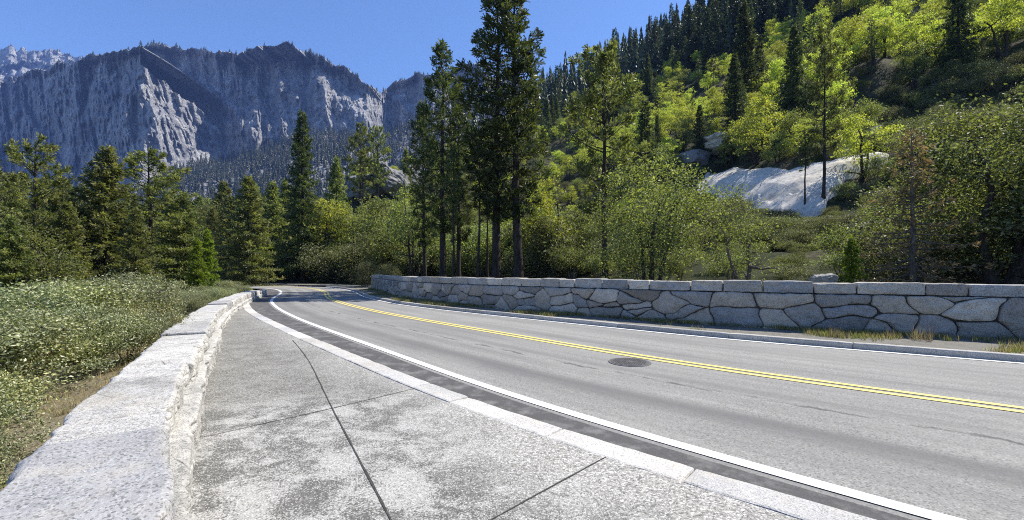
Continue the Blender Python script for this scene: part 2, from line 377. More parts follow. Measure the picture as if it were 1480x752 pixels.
def normals2(p):
    t = np.gradient(p, axis=0); t /= np.linalg.norm(t, axis=1)[:,None]
    return np.stack([t[:,1], -t[:,0]], 1)            # to the right of the direction of travel (away from the camera)

C = catmull([(34,-22), (22,-10), (14,-2.6), (8.9,2.3), (5.93,4.97), (3.24,7.16), (.94,9.75), (-2.3,13.45), (-5.25,17.0), (-8.0,20.9), (-11.2,26.2), (-15.2,34.7), (-20.5,42.5), (-29,48.5), (-42,52), (-60,53), (-90,50)], .25)
C = smooth_line(C, 10); CS = arclen(C); CN = normals2(C)
def project(pt):
    d = np.linalg.norm(C-np.array(pt), axis=1); i = int(np.argmin(d)); return CS[i], float(np.dot(np.array(pt)-C[i], CN[i]))
def offs(pix, z, deg=3, clampY=None):
    q = np.array([project(P(x, y, z)) for x, y in pix]); f = np.polyfit(q[:,0], q[:,1], deg)
    lo, hi = q[:,0].min(), q[:,0].max()
    return np.polyval(f, np.clip(CS, lo, hi))
o_nw = offs([(421,454.5),(450,470.3),(499,488.5),(572,514),(640,533.5),(678,546),(860,604),(1006.8,652.3),(1213.6,714.4),(1351.5,751)], 0, 2)
o_fw = offs([(582.7,438.8),(659.7,449),(736.7,457.3),(860,471.4),(1016,483.4),(1140,496),(1329,511.6),(1480,525)], 0, 2)
o_fk = offs([(582.7,436.8),(659.7,445.7),(736.7,453.4),(813.8,461),(921.8,470.7),(1016,478.8),(1140,488),(1329,504),(1480,515)], .12, 2)
o_ko = offs([(409,467.8),(435.7,482.5),(474.6,499.5),(535.5,526),(628,553),(712.4,578),(822,616),(984,666),(1098.7,707.5),(1236,752)], .12, 2)
o_rw = offs([(560,424),(640,436),(740,447),(860,459),(1000,468),(1140,474),(1300,482),(1480,493)], .15, 2)
o_fw = o_fk-.13
def at(off, z=0.0): 
    q = C + CN*np.asarray(off)[:,None]; return np.c_[q, np.full(len(q), z)]
def strip(name, a, b, mats, za=0.0, zb=None, n=2, sl=slice(None), vscale=None):
    """a ruled sheet between two offsets from the centre line; uv = (metres along, metres across)"""
    zb = za if zb is None else zb
    k = np.linspace(0, 1, n)[None,:]
    off = (a[:,None]*(1-k)+b[:,None]*k)[sl]; zz = np.broadcast_to(za*(1-k)+zb*k, off.shape)
    c = C[sl]; nn = CN[sl]; q = c[:,None,:]+nn[:,None,:]*off[:,:,None]
    v = np.concatenate([q, zz[:,:,None]], 2).reshape(-1,3)
    uv = np.stack([np.broadcast_to(CS[sl][:,None], off.shape), off], -1).reshape(-1,2)
    return link(name, mesh_np(name, v, [grid_faces(len(c), n)[:, ::-1]], mats, uv=uv))
iY = lambda s: int(np.argmin(np.abs(CS-s)))
tag(strip("road", o_ko-.02, o_fk+.02, [M['asphalt']], 0, n=8), kind="structure")
tag(strip("gutter_strip", o_ko, o_nw-.15, [M['gutter_asphalt']], .004, n=3), kind="structure")
tag(strip("edge_line", o_nw-.07, o_nw+.07, [M['white_line_paint']], .008), kind="structure")
tag(strip("edge_line", o_fw-.055, o_fw+.055, [M['white_line_paint']], .008), kind="structure")
zc = np.zeros(len(C))
tag(strip("centre_line", zc-.165, zc-.055, [M['yellow_line_paint']], .008), kind="structure")
tag(strip("centre_line", zc+.055, zc+.165, [M['yellow_line_paint']], .008), kind="structure")

# left parapet line (inner foot) and its far end
LW = catmull([(3.2,-4.0), (.6,-.6), (-2.03,2.56), (-3.25,4.43), (-4.02,5.58), (-6.05,8.8), (-7.86,11.6), (-10.5,16.4), (-13.2,21.5), (-15.6,26.6), (-16.6,29.2), (-18.3,31.5)], .1)
LW = smooth_line(LW, 12); LS = arclen(LW); LN = -normals2(LW)       # LN points outwards, to the left
# right wall foot
s_wall_end = project((-13.0, 36.4))[0]
i_we = iY(s_wall_end); i_w0 = iY(project((16.5, 3.2))[0])
RW = (C+CN*o_rw[:,None])[i_w0:i_we+1]; RW = resample(RW, .1); RWS = arclen(RW); RWN = normals2(RW)   # towards the hill
# the hill foot: back of the wall, then beyond the road round the bend
foot_far = (C+CN*4.6)[i_we+8:]
foot_near = (C+CN*(o_rw+.5)[:,None])[:i_we+1]
FOOT = np.concatenate([[foot_near[0]+(foot_near[0]-foot_near[8])*10], foot_near[::8], foot_far[::8], [foot_far[-1]+(foot_far[-1]-foot_far[-9])*60]])
LEFT = np.concatenate([[(60,-60)], LW[::10], (C+CN*(-5.2))[iY(project((-20,38))[0])+6::12], [(-1200, 60)]])
def signed(pl, X, Y):
    """signed distance to a polyline, positive on its right side (looking along it)"""
    X = np.asarray(X, float).ravel(); Y = np.asarray(Y, float).ravel()
    best = np.full(X.shape, 1e18); sg = np.ones(X.shape)
    for a, b in zip(pl[:-1], pl[1:]):
        ax, ay = a; dx, dy = b[0]-ax, b[1]-ay; L2 = dx*dx+dy*dy+1e-12
        t = np.clip(((X-ax)*dx+(Y-ay)*dy)/L2, 0, 1); ex = X-ax-t*dx; ey = Y-ay-t*dy
        d = ex*ex+ey*ey; cr = ex*dy-ey*dx; m = d < best-1e-9
        best = np.where(m, d, best); sg = np.where(m, np.where(cr >= 0, 1.0, -1.0), sg)
    return np.sqrt(best)*sg
soft = lambda d, c=55.0: np.sqrt(np.maximum(d, 0)**2+c*c)-c
RT_px = np.array([-400, 300, 400, 450, 500, 560, 600, 650, 700, 790, 850, 900, 960, 1030, 1200, 1480, 2500], float)
RT_e = np.array([.0, .0, .07, .12, .19, .235, .225, .27, .33, .42, .455, .49, .55, .61, .74, .90, .95])
RT_Y = np.array([70, 70, 80, 95, 105, 110, 130, 170, 230, 330, 320, 300, 280, 260, 230, 200, 190], float)
_u = (RT_px-CX)/F
_d = soft(signed(FOOT, _u*RT_Y, RT_Y)); RT_s = np.where(_d > 1, RT_e*RT_Y/np.maximum(_d, 1), .1)
def ground(X, Y):
    X = np.asarray(X, float); Y = np.asarray(Y, float); sh = X.shape
    X = X.ravel(); Y = Y.ravel()
    dR = signed(FOOT, X, Y); dL = -signed(LEFT, X, Y)
    u = np.clip(X/np.maximum(Y, 1.0), -1.9, 2.2); u = np.where(Y < 1, np.where(X > 0, 2.2, -1.9), u)
    s = np.interp(u, _u, RT_s); Yr = np.interp(u, _u, RT_Y)
    z = np.full(X.shape, -.15)
    bump = fbm(X*.05, Y*.05, oct=4)*np.clip((dR-4)*.06, 0, 3.5)+fbm(X*.25+9, Y*.25, oct=3)*np.clip((dR-2)*.02, 0, .35)
    rho = Y
    zr = .15+s*soft(dR-.8)+bump
    over = np.maximum(rho-Yr, 0); zr = zr-over*(s*.95+.45)
    z = np.where(dR > -.4, -.15+.3*smooth01((dR+.4)/1.4), z); z = np.where(dR > 1.0, np.maximum(zr, -30), z)
    dl = np.maximum(dL, 0)
    zl = np.where(dL > .6, .18-.13*np.maximum(dl-.6, 0)-.5*soft(dl-13, 8.0), -.15+.33*smooth01((dL-.15)/.3))
    zl = zl+fbm(X*.3, Y*.3, oct=3)*np.clip((dl-1)*.05, 0, .35)
    zl = np.maximum(zl, -16-np.maximum(0, 1)*0)+fbm(X*.03, Y*.03, oct=3)*np.clip((dl-20)*.03, 0, 2)
    z = np.where((dL > .15) & (dR < .5), zl, z)
    # far valley floor
    r = np.hypot(X, Y); z = np.where(r > 420, np.minimum(z, np.maximum(z-(r-420)*.3, -30)), z)
    return z.reshape(sh)
def gz(x, y): return float(ground(np.array([x]), np.array([y]))[0])
def raycast(px, py, y0=9.0, y1=420.0):
    Ys = np.geomspace(y0, y1, 600); u = (px-CX)/F; d = signed(FOOT, u*Ys, Ys)
    zr = EYE+(HY-py)/F*Ys; hit = (ground(u*Ys, Ys) > zr) & (d > 0)
    if not hit.any(): return None
    Yh = Ys[int(np.argmax(hit))]; return np.array([u*Yh, Yh, gz(u*Yh, Yh)])

# terrain sheet (polar about the viewpoint so it is fine where it is seen closely)
az = np.unique(np.concatenate([np.arange(-180, -62, 3.0), np.arange(-62, 62, .35), np.arange(62, 180.1, 3.0)]))
rad = np.concatenate([[0.3], np.geomspace(1.0, 520, 230), np.geomspace(560, 2400, 14)])
A, RR = np.meshgrid(np.radians(az), rad); TX = RR*np.sin(A); TY = RR*np.cos(A); TZ = ground(TX, TY)
tag(link("terrain", mesh_np("terrain", np.stack([TX, TY, TZ], -1).reshape(-1,3), [grid_faces(*TX.shape)], [M['hillside_ground']], smooth=True)), kind="structure")
# verge between the far kerb and the wall, running a little way behind the wall
tag(strip("verge", o_fk+.17, np.maximum(o_rw+1.6, o_fk+2.0), [M['gravel_verge']], .115, .165, n=10), kind="structure")

# sidewalk: from the near kerb to the parapet, with its joints
ki = C+CN*(o_ko-.3)[:,None]; i0 = iY(project((6.2,-3.0))[0]); i1 = iY(project((-14.6, 30.0))[0])
ki = resample(ki[i0:i1], .12)
e0 = int(np.argmin(np.linalg.norm(LW-np.array((2.2,-3.0)), axis=1))); LWs = resample(LW[e0:int(np.argmin(np.linalg.norm(LW-np.array((-16.6,29.2)), axis=1)))]+LN[0]*.1, .12)
nsw = 420; a = resample(ki, arclen(ki)[-1]/nsw)[:nsw]; b = resample(LWs, arclen(LWs)[-1]/nsw)[:nsw]
kk = np.linspace(0, 1, 12)[None,:,None]; sw = a[:,None,:]*(1-kk)+b[:,None,:]*kk
v = np.concatenate([sw, np.full(sw.shape[:2]+(1,), .12)], 2).reshape(-1,3)
tag(link("sidewalk", mesh_np("sidewalk", v, [grid_faces(nsw, 12)], [M['aggregate_concrete']])), kind="structure")
def ribbon(pts, wd, z):
    p = resample(np.array(pts, float), .1); n = normals2(p)
    jit = fbm(arclen(p)*4, p[:,0]*2, oct=3)*.0025
    wv = wd*(1+.35*fbm(arclen(p)*6, p[:,1], oct=2))
    L = p+n*(jit-wv/2)[:,None]; Rr = p+n*(jit+wv/2)[:,None]
    v = np.c_[np.stack([L, Rr], 1).reshape(-1,2), np.full(2*len(p), z)]
    return v, grid_faces(len(p), 2)
def merge(parts):
    vs, fs, o = [], [], 0
    for v, f in parts: vs.append(v); fs.append(np.asarray(f)+o); o += len(v)
    return np.concatenate(vs), np.concatenate(fs)
long_joint = catmull([P(590,820,.12), P(565,752,.12), P(480,590,.12), P(445,520,.12), P(423,492,.12)], .1)
joints = [ribbon(long_joint, .014, .124)]
for q in ([P(295,632,.12), P(476,591.6,.12), P(612,559,.12)], [P(640,800,.12), P(712,750.5,.12), P(876,661,.12)]):
    joints.append(ribbon(q, .011, .1245))
v, f = merge(joints); tag(link("sidewalk_joints", mesh_np("sidewalk_joints", v, [f], [M['joint_filler']])), kind="structure")

# ------------------------------------------------------------------ stones
def cube_sphere(n):
    """surface of the cube [-1,1]^3 as a welded grid"""
    vs, fs = [], []
    g = np.linspace(-1, 1, n+1); U, V = np.meshgrid(g, g, indexing='ij')
    for ax in range(3):
        for sgn in (-1, 1):
            p = np.zeros((n+1, n+1, 3)); p[..., ax] = sgn; p[..., (ax+1) % 3] = U; p[..., (ax+2) % 3] = V
            f = grid_faces(n+1, n+1); f = f[:, ::-1] if sgn < 0 else f
            fs.append(f+len(vs)*(n+1)**2); vs.append(p.reshape(-1,3))
    v = np.concatenate(vs); f = np.concatenate(fs)
    key = np.round(v*1000).astype(np.int64); _, idx, inv = np.unique(key, axis=0, return_index=True, return_inverse=True)
    return v[idx], inv.ravel()[f]
CUBES = {n: cube_sphere(n) for n in (4, 6, 8, 12, 24, 40)}
def round_box(v, hx, hy, hz, r):
    """unit cube surface -> box of half sizes with rounded edges"""
    h = np.array([hx, hy, hz]); p = v*h; core = np.clip(p, -(h-r), h-r); d = p-core
    L = np.linalg.norm(d, axis=1, keepdims=True); m = L[:,0] > 1e-9
    q = p.copy(); q[m] = core[m]+d[m]/L[m]*r; return q
def stone_along(line, ls, ln, s0, s1, off0, off1, z0, z1, n, r, amp, freq, seed, chip=0.0):
    v, f = CUBES[n]; hx, hy, hz = (s1-s0)/2, (off1-off0)/2, (z1-z0)/2
    q = round_box(v, hx, hy, hz, min(r, hx*.9, hy*.9, hz*.9))
    nx = np.stack([fbm(q[:,0]*freq+seed*7.1+k*31, q[:,1]*freq+seed*3.3, q[:,2]*freq+k*11, oct=5, gain=.55) for k in range(3)], 1)
    edge = np.clip(1-np.minimum(hy-np.abs(q[:,1]), hz-np.abs(q[:,2]))/.15, 0, 1)
    q = q+nx*amp*np.array([.6, 1, .35])
    if chip: q[:,1] += -np.sign(q[:,1])*np.maximum(0, ridged(q[:,0]*3+seed, q[:,2]*5, oct=3)-.2)*chip*(.3+edge)
    s = (s0+s1)/2+q[:,0]; o = (off0+off1)/2+q[:,1]; z = (z0+z1)/2+q[:,2]
    base = np.stack([np.interp(s, ls, line[:,i]) for i in (0,1)], 1); nn = np.stack([np.interp(s, ls, ln[:,i]) for i in (0,1)], 1)
    lo = np.minimum(s-ls[0], 0)
    return np.c_[base+nn*o[:,None], z], f

rng = random.Random(3)
# kerbs: granite blocks laid end to end; each kerb is one thing
def kerb(name, off_in, off_out, s0, s1, label, lens, z1, mt):
    parts = []; s = s0; j = 0
    while s < s1-.3:
        L = rng.uniform(*lens); e = min(s+L, s1); i = iY((s+e)/2)
        a, b = float(np.interp((s+e)/2, CS, off_in)), float(np.interp((s+e)/2, CS, off_out))
        # follow the offset by bending along the line
        line = C+CN*off_in[:,None]
        v, f = stone_along(line, CS, CN, s+.004, e-.004, 0, float(b-a), -.12, z1+rng.uniform(-.006,.006), 12, .022, .007, 5, rng.randint(0, 999), .004)
        parts.append((v, f)); s = e; j += 1
    v, f = merge(parts)
    return tag(link(name, mesh_np(name, v, [f], [M[mt]], smooth=False)), label, "kerb")
kerb("granite_kerb", o_ko-.3, o_ko, CS[i0], CS[i1], "pale granite kerb between the sidewalk and the dark gutter strip", (.7, 1.25), .128, "kerbstone")
kerb("concrete_kerb", o_fk, o_fk+.19, CS[iY(project((17,1.5))[0])], CS[iY(project((-19.5,44))[0])], "low grey kerb along the grassy verge below the stone rubble wall", (2.2, 3.2), .125, "kerbstone_dull")

# left parapet: rough coping stones on a course of boulders
par = empty("stone_parapet", (-6.0, 8.8, .12)); tag(par, "low parapet of white granite blocks beside the sidewalk, falling away into the bend", "parapet")
def child_mesh(name, v, f, mats, parent, smooth=False):
    v = np.asarray(v, float)-np.array(parent.location)
    return link(name, mesh_np(name, v, [f], mats, smooth=smooth), parent)
def sl_at(x, y): return LS[int(np.argmin(np.linalg.norm(LW-np.array((x,y)), axis=1)))]
s_cam = sl_at(-2.03, 2.56); s_end = sl_at(-16.5, 29.0)
top_z = lambda s: float(np.interp(s, [s_cam-3, s_cam, s_cam+8, s_cam+18, s_end], [.70, .70, .62, .54, .40]))
cuts = [s_cam-4.2, s_cam-1.9, s_cam-.02, s_cam+2.25]
while cuts[-1] < s_end-.8: cuts.append(cuts[-1]+rng.uniform(1.2, 2.1))
cuts[-1] = s_end
for j, (a_, b_) in enumerate(zip(cuts[:-1], cuts[1:])):
    near = abs((a_+b_)/2-s_cam) < 4; z1 = top_z((a_+b_)/2)+rng.uniform(-.035, .03)
    v, f = stone_along(LW, LS, LN, a_+.02, b_-.02, .03+rng.uniform(-.02,.02), .60+rng.uniform(-.03,.03), z1-.27, z1, 40 if near else 24, .03, .016, 1.2, 11+j, .03)
    st = child_mesh("coping_stone", v, f, [M['coping_blue'] if (j == 1 or rng.random() < .12) else M['coping_white']], par)
    if j == 1: st["label"] = "smooth blue-grey coping stone nearest the viewer"
parts = []; s = cuts[0]; j = 0
while s < s_end-.3:
    e = min(s+rng.uniform(1.2, 2.4), s_end); near = abs((s+e)/2-s_cam) < 4
    z1 = top_z((s+e)/2)-.25
    parts.append(stone_along(LW, LS, LN, s+.008, e-.008, -.05+rng.uniform(-.05,.03), .58, -.1, z1, 40 if near else 24, .035, .02, .9, 200+j, .028)); s = e; j += 1
v, f = merge(parts); child_mesh("base_course", v, f, [M['coping_white']], par)

# right wall: rubble of split granite under a dressed coping
wall = empty("stone_rubble_wall", (0, 16.7, .1)); tag(wall, "long chest-high wall of grey granite rubble across the road", "stone wall")
def clip_poly(poly, px, py, nx, ny):
    out = []; n = len(poly)
    for i in range(n):
        a_, b_ = poly[i], poly[(i+1) % n]; da = (a_[0]-px)*nx+(a_[1]-py)*ny; db = (b_[0]-px)*nx+(b_[1]-py)*ny
        if da <= 0: out.append(a_)
        if (da < 0 < db) or (db < 0 < da):
            t = da/(da-db); out.append((a_[0]+(b_[0]-a_[0])*t, a_[1]+(b_[1]-a_[1])*t))
    return out
WT, WB = .93, -.05
sites = []; s = 0
while s < RWS[-1]:
    r_ = rng.random()
    if r_ < .25: zs = [.45]
    elif r_ < .75: zs = [.22, .70]
    else: zs = [.12, .42, .78]
    for zq in zs: sites.append((s+rng.uniform(-.22,.22), zq+rng.uniform(-.12,.12)))
    s += rng.uniform(.6, 1.2)
for q in list(sites):
    if rng.random() < .3: sites.append((q[0]+rng.uniform(-.5,.5), q[1]+rng.choice((-1,1))*rng.uniform(.12,.25)))
sites = sorted((a_, min(.85, max(.05, b_))) for a_, b_ in sites); wts = [rng.uniform(-.035,.035) for _ in sites]
sites = np.array(sites); ST = 1.9
def shrink(poly, d):
    n = len(poly); ar = sum(poly[i][0]*poly[(i+1)%n][1]-poly[(i+1)%n][0]*poly[i][1] for i in range(n))
    if ar < 0: poly = poly[::-1]
    out = poly
    for i in range(n):
        a_, b_ = poly[i], poly[(i+1) % n]; dx, dy = b_[0]-a_[0], b_[1]-a_[1]; L = math.hypot(dx, dy)
        if L < 1e-6: continue
        nx, ny = dy/L, -dx/L; out = clip_poly(out, a_[0]-nx*d, a_[1]-ny*d, nx, ny)
        if len(out) < 3: return []
    return out
def densify(poly, st):
    out = []
    for i in range(len(poly)):
        a_, b_ = poly[i], poly[(i+1) % len(poly)]; L = math.hypot(b_[0]-a_[0], b_[1]-a_[1]); n = max(1, int(L/st))
        for t in range(n): out.append((a_[0]+(b_[0]-a_[0])*t/n, a_[1]+(b_[1]-a_[1])*t/n))
    return out
vs, fq, ft, o = [], [], [], 0
for i, (sx_, zx_) in enumerate(sites):
    poly = [(max(0, sx_-2.5), WB), (min(RWS[-1], sx_+2.5), WB), (min(RWS[-1], sx_+2.5), WT), (max(0, sx_-2.5), WT)]
    for qj, q in enumerate(sites[max(0, i-18):i+19], max(0, i-18)):
        if q[0] == sx_ and q[1] == zx_: continue
        dx, dy = (q[0]-sx_)/ST**2, q[1]-zx_; L = math.hypot(dx, dy)
        fr = .5+(wts[i]-wts[qj])/(2*max(((q[0]-sx_)/ST)**2+(q[1]-zx_)**2, .02)); fr = min(.85, max(.15, fr)); poly = clip_poly(poly, sx_+(q[0]-sx_)*fr, zx_+(q[1]-zx_)*fr, dx/L, dy/L)
        if len(poly) < 3: break
    poly = shrink(poly, .008) if len(poly) >= 3 else []
    if len(poly) < 3: continue
    poly = densify(poly, .06); p = np.array(poly); c = p.mean(0)
    # soften the corners
    for _ in range(1): p = .5*p+.25*np.roll(p, 1, 0)+.25*np.roll(p, -1, 0)
    wq = np.clip(np.minimum(p[:,1]-WB, WT-p[:,1])/.1, 0, 1)[:,None]; p = p+np.stack([fbm(p[:,0]*1.7, p[:,1]*2.6, oct=2), fbm(p[:,0]*1.7+40, p[:,1]*2.6, oct=2)], 1)*np.array([.10,.055])*wq
    p = p+np.stack([fbm(p[:,0]*5+i, p[:,1]*5, oct=3), fbm(p[:,0]*5, p[:,1]*5+i, oct=3)], 1)*.014
    prot = rng.uniform(.0, .075); tilt = (rng.uniform(-.05,.05), rng.uniform(-.06,.06)); rings = []
    for sc, dep in ((1.0, .05), (1.0, .0), (.95, -.03), (.78, -.05), (.5, -.062), (.22, -.066)):
        rp = c+(p-c)*sc; dd = dep-prot*(dep < .04)+(rp[:,0]-c[0])*tilt[0]+(rp[:,1]-c[1])*tilt[1]
        if dep < .04: dd = dd+fbm(rp[:,0]*4+i*3.1, rp[:,1]*6, oct=4)*.024
        rings.append(np.c_[rp, dd])
    n = len(p); q = np.concatenate(rings+[np.array([[c[0], c[1], -.066-prot]])])
    for r_ in range(5):
        a0 = o+r_*n; idx = np.arange(n); nx_ = (idx+1) % n
        fq.append(np.stack([a0+idx, a0+nx_, a0+n+nx_, a0+n+idx], 1))
    a0 = o+5*n; idx = np.arange(n); ft.append(np.stack([a0+idx, a0+(idx+1) % n, np.full(n, o+6*n)], 1))
    vs.append(q); o += len(q)
q = np.concatenate(vs)
def wall_pt(s, z, off):
    b = np.stack([np.interp(s, RWS, RW[:,i]) for i in (0,1)], 1); nn = np.stack([np.interp(s, RWS, RWN[:,i]) for i in (0,1)], 1)
    return np.c_[b+nn*np.asarray(off)[:,None], z]
v = wall_pt(q[:,0], q[:,1]+.12, q[:,2])-np.array(wall.location)
link("rubble_stones", mesh_np("rubble_stones", v, [np.concatenate(fq)[:, ::-1], np.concatenate(ft)[:, ::-1]], [M['rubble']]), wall)
# mortar core
prof = [(.012, -.1), (.012, WT+.12), (.46, WT+.12), (.46, -.1)]
ss = np.linspace(0, RWS[-1], 260); v = np.stack([wall_pt(ss, np.full(260, z), np.full(260, f_)) for f_, z in prof], 1).reshape(-1,3)
ff = [grid_faces(260, 4)]; i = np.arange(259)*4
f = np.concatenate([ff[0], np.array([[0,1,2,3], [259*4+3, 259*4+2, 259*4+1, 259*4]])])
child_mesh("mortar_core", v, f, [M['mortar']], wall)
s = 0; j = 0
while s < RWS[-1]-.2:
    e = min(s+rng.uniform(.6, 1.35), RWS[-1]); j += 1
    v, f = stone_along(RW, RWS, RWN, s+.014, e-.014, -.035+rng.uniform(-.015,.015), .5, WT+.13, 1.345+rng.uniform(-.03,.03), 12, .035, .026, 3.0, 500+j, .03)
    child_mesh("coping_stone", v, f, [M['coping_right']], wall); s = e

# manhole cover
mh = P(910, 524); root = empty("manhole_cover", (mh[0], mh[1], .006)); tag(root, "round dark iron manhole cover in the near lane beside the yellow lines", "manhole cover")
bm = bmesh.new(); bmesh.ops.create_cone(bm, cap_ends=True, segments=48, radius1=.37, radius2=.365, depth=.012)
me = bpy.data.meshes.new("rim"); bm.to_mesh(me); bm.free(); me.materials.append(M['cast_iron_rim']); link("rim", me, root)
bm = bmesh.new(); bmesh.ops.create_cone(bm, cap_ends=True, segments=48, radius1=.33, radius2=.325, depth=.012, matrix=Matrix.Translation((0,0,.006)))
for i in range(-7, 8):
    for j in range(-7, 8):
        x, y = i*.042+(j % 2)*.021, j*.042
        if .05 < math.hypot(x, y) < .29: bmesh.ops.create_cube(bm, size=.022, matrix=Matrix.Translation((x, y, .012)) @ Matrix.Diagonal((1,1,.35,1)))
for x in (-.2, .2): bmesh.ops.create_cone(bm, cap_ends=True, segments=12, radius1=.02, radius2=.02, depth=.008, matrix=Matrix.Translation((x, 0, .013)))
me = bpy.data.meshes.new("lid"); bm.to_mesh(me); bm.free(); me.materials.append(M['cast_iron']); link("lid", me, root)

#@@PART2@@
# ------------------------------------------------------------------ the cliffs across the valley
def interp(x, pts): return np.interp(x, [p[0] for p in pts], [p[1] for p in pts])
SKY = [(-700,150),(-200,140),(-60,128),(0,118),(25,112),(60,100),(85,90),(100,87),(130,80),(150,78),(200,68),(250,66),(320,76),(345,76),(400,64),(410,63),(440,72),(480,90),(520,110),(550,131),(575,120),(600,108),(640,106),(664,92),(690,90),(705,108),(760,118),(860,122),(1000,130)]
TAL = [(-700,380),(-100,300),(100,282),(200,264),(240,252),(300,238),(350,227),(400,212),(450,200),(500,196),(560,192),(620,168),(700,150),(860,145),(1000,150)]
DEP = [(-700,1700),(-100,1420),(0,1330),(100,1180),(150,1100),(200,1005),(207,1010),(318,1275),(325,1300),(350,1250),(352,1262),(372,1232),(380,1285),(428,1225),(442,1285),(470,1262),(482,1300),(515,1270),(530,1262),(552,1400),(560,1480),(600,1450),(640,1400),(652,1450),(690,1480),(1000,1500)]
mpx = np.concatenate([np.linspace(-700, -120, 60)[:-1], np.linspace(-120, 720, 800), np.linspace(722, 1000, 40)])
nT, nC, nP = 36, 210, 14
sky = interp(mpx, SKY)+fbm(mpx*.06, mpx*0+3, oct=4)*4.0+fbm(mpx*.35, mpx*0+8, oct=2)*1.2; tal = interp(mpx, TAL)+fbm(mpx*.02, mpx*0+1, oct=3)*4
tt = np.linspace(0, 1, nC)[:,None]
PY = tal[None,:]*(1-tt)+sky[None,:]*tt; PX = np.broadcast_to(mpx[None,:], PY.shape)
D = np.broadcast_to(interp(mpx, DEP)[None,:], PY.shape).copy()
diag = 92+(PX-205)*.82+fbm(PX*.08, PX*0, oct=3)*5
up = (PX > 203) & (PX < 322) & (PY < diag)
D = np.where(up, 1335-(PX-205)*.25, D)
# slanting ledges cross the middle wall, stepping it back towards the top
_lr = np.random.RandomState(44)
_led = [(345,110,395,190,80), (380,85,445,170,95), (325,150,370,200,60), (150,78,120,170,50), (40,170,90,250,50), (440,100,520,150,60), (215,150,300,215,40), (560,140,600,165,50), (350,160,430,205,70), (470,130,540,175,50)]
for i in range(24):
    x0 = _lr.uniform(-80, 680); y0 = _lr.uniform(75, 230); L = _lr.uniform(25, 85); sl_ = _lr.uniform(.2, 1.3)*(1 if x0 > 190 else -1)*(1 if _lr.rand() < .8 else -1)
    _led.append((x0, y0, x0+L, y0+L*sl_, _lr.uniform(12, 38)))
for (x0, y0, x1, y1, dep) in _led:
    yl = y0+(PX-x0)*(y1-y0)/(x1-x0)+fbm(PX*.09+x0, PY*0, oct=3)*4; lo, hi = min(x0, x1), max(x0, x1)
    dep *= .6; D = D+dep*smooth01((yl-PY)/max(4, dep*.6))*smooth01((PX-lo+12)/14)*smooth01((hi+12-PX)/14)*smooth01((PY-sky[None,:])/12)
X = (PX-CX)/F*D; Z = EYE+(HY-PY)/F*D
QX = np.cumsum(np.hypot(np.gradient((mpx-CX)/F*interp(mpx, DEP)), np.gradient(interp(mpx, DEP))*.8))[None,:]+0*X
rel = 30*fbm(X*.006, Z*.0025, oct=3)-46*np.abs(fbm(QX*.012+Z*.003, Z*.0035, oct=2))-26*np.abs(fbm(QX*.032+Z*.006, Z*.008+4, oct=2))-13*np.abs(fbm(QX*.075+Z*.03, Z*.022+9, oct=2))
rel = -rel*.75+9*fbm(QX*.02+Z*.02, Z*.035-QX*.01, oct=4)+5*fbm(QX*.11, Z*.06, oct=4)
fade = smooth01(tt*6)+0*tt; rel = rel-22
D2 = D+rel*np.clip(fade+.15, 0, 1)+tt*interp(mpx, [(0,60),(200,70),(320,75),(345,105),(520,105),(560,75)])[None,:]
# the whole wall leans back a little
X = (PX-CX)/F*D2; Z = EYE+(HY-PY)/F*D2
rows = [np.stack([X, D2, Z], -1)]
# talus below, plateau behind
base = rows[0][0]; kt = np.linspace(0, 1, nT, endpoint=False)[:,None,None]
foot = np.stack([(mpx-CX)/F*470, np.full(len(mpx), 470.0), np.full(len(mpx), -34.0)], -1)
talus = foot[None]*(1-kt)+base[None]*kt
talus[...,2] += (fbm(talus[...,0]*.01, talus[...,1]*.01, oct=4)*14*np.sin(np.pi*kt[...,0]))
top = rows[0][-1]; kp = np.linspace(0, 1, nP+1)[1:][:,None]
plat = np.stack([np.broadcast_to(top[None,:,0]*(1+0*kp), (nP, len(mpx))), top[None,:,1]+kp*700, top[None,:,2]+kp*40-kp*kp*200], -1)
allv = np.concatenate([talus, rows[0], plat])
def surf(px, r):            # a point of the mountain mesh by column pixel and row number
    c = np.interp(px, mpx, np.arange(len(mpx))); i = min(int(c), len(mpx)-2); f = c-i; j = min(int(r), allv.shape[0]-2); g = r-j
    return (allv[j,i]*(1-f)+allv[j,i+1]*f)*(1-g)+(allv[j+1,i]*(1-f)+allv[j+1,i+1]*f)*g
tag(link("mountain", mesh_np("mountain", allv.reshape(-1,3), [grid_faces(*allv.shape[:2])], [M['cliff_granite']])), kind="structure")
# the sunlit jagged ridge behind, at the far left
rp = np.linspace(-420, 190, 260); rs = interp(rp, [(-420,150),(-150,95),(-40,78),(-10,84),(0,76),(14,68),(35,72),(60,74),(80,72),(110,82),(150,92),(190,110)])+fbm(rp*.12, rp*0+4, oct=4)*4
kr = np.linspace(0, 1, 160)[:,None]; RY = 330*(1-kr)+rs[None,:]*kr; RD = 1500+kr*800+0*RY
RX = (rp[None,:]-CX)/F*RD; RZ = EYE+(HY-RY)/F*RD
RD = RD+(38*ridged(RX*.008+RZ*.004, RZ*.006, oct=5)+30*fbm(RX*.02, RZ*.02, oct=4))*smooth01((1.03-kr)*7); RX = (rp[None,:]-CX)/F*RD; RZ = EYE+(HY-RY)/F*RD
tag(link("mountain_ridge", mesh_np("mountain_ridge", np.stack([RX, RD, RZ], -1).reshape(-1,3), [grid_faces(*RX.shape)], [M['cliff_granite']])), kind="structure")

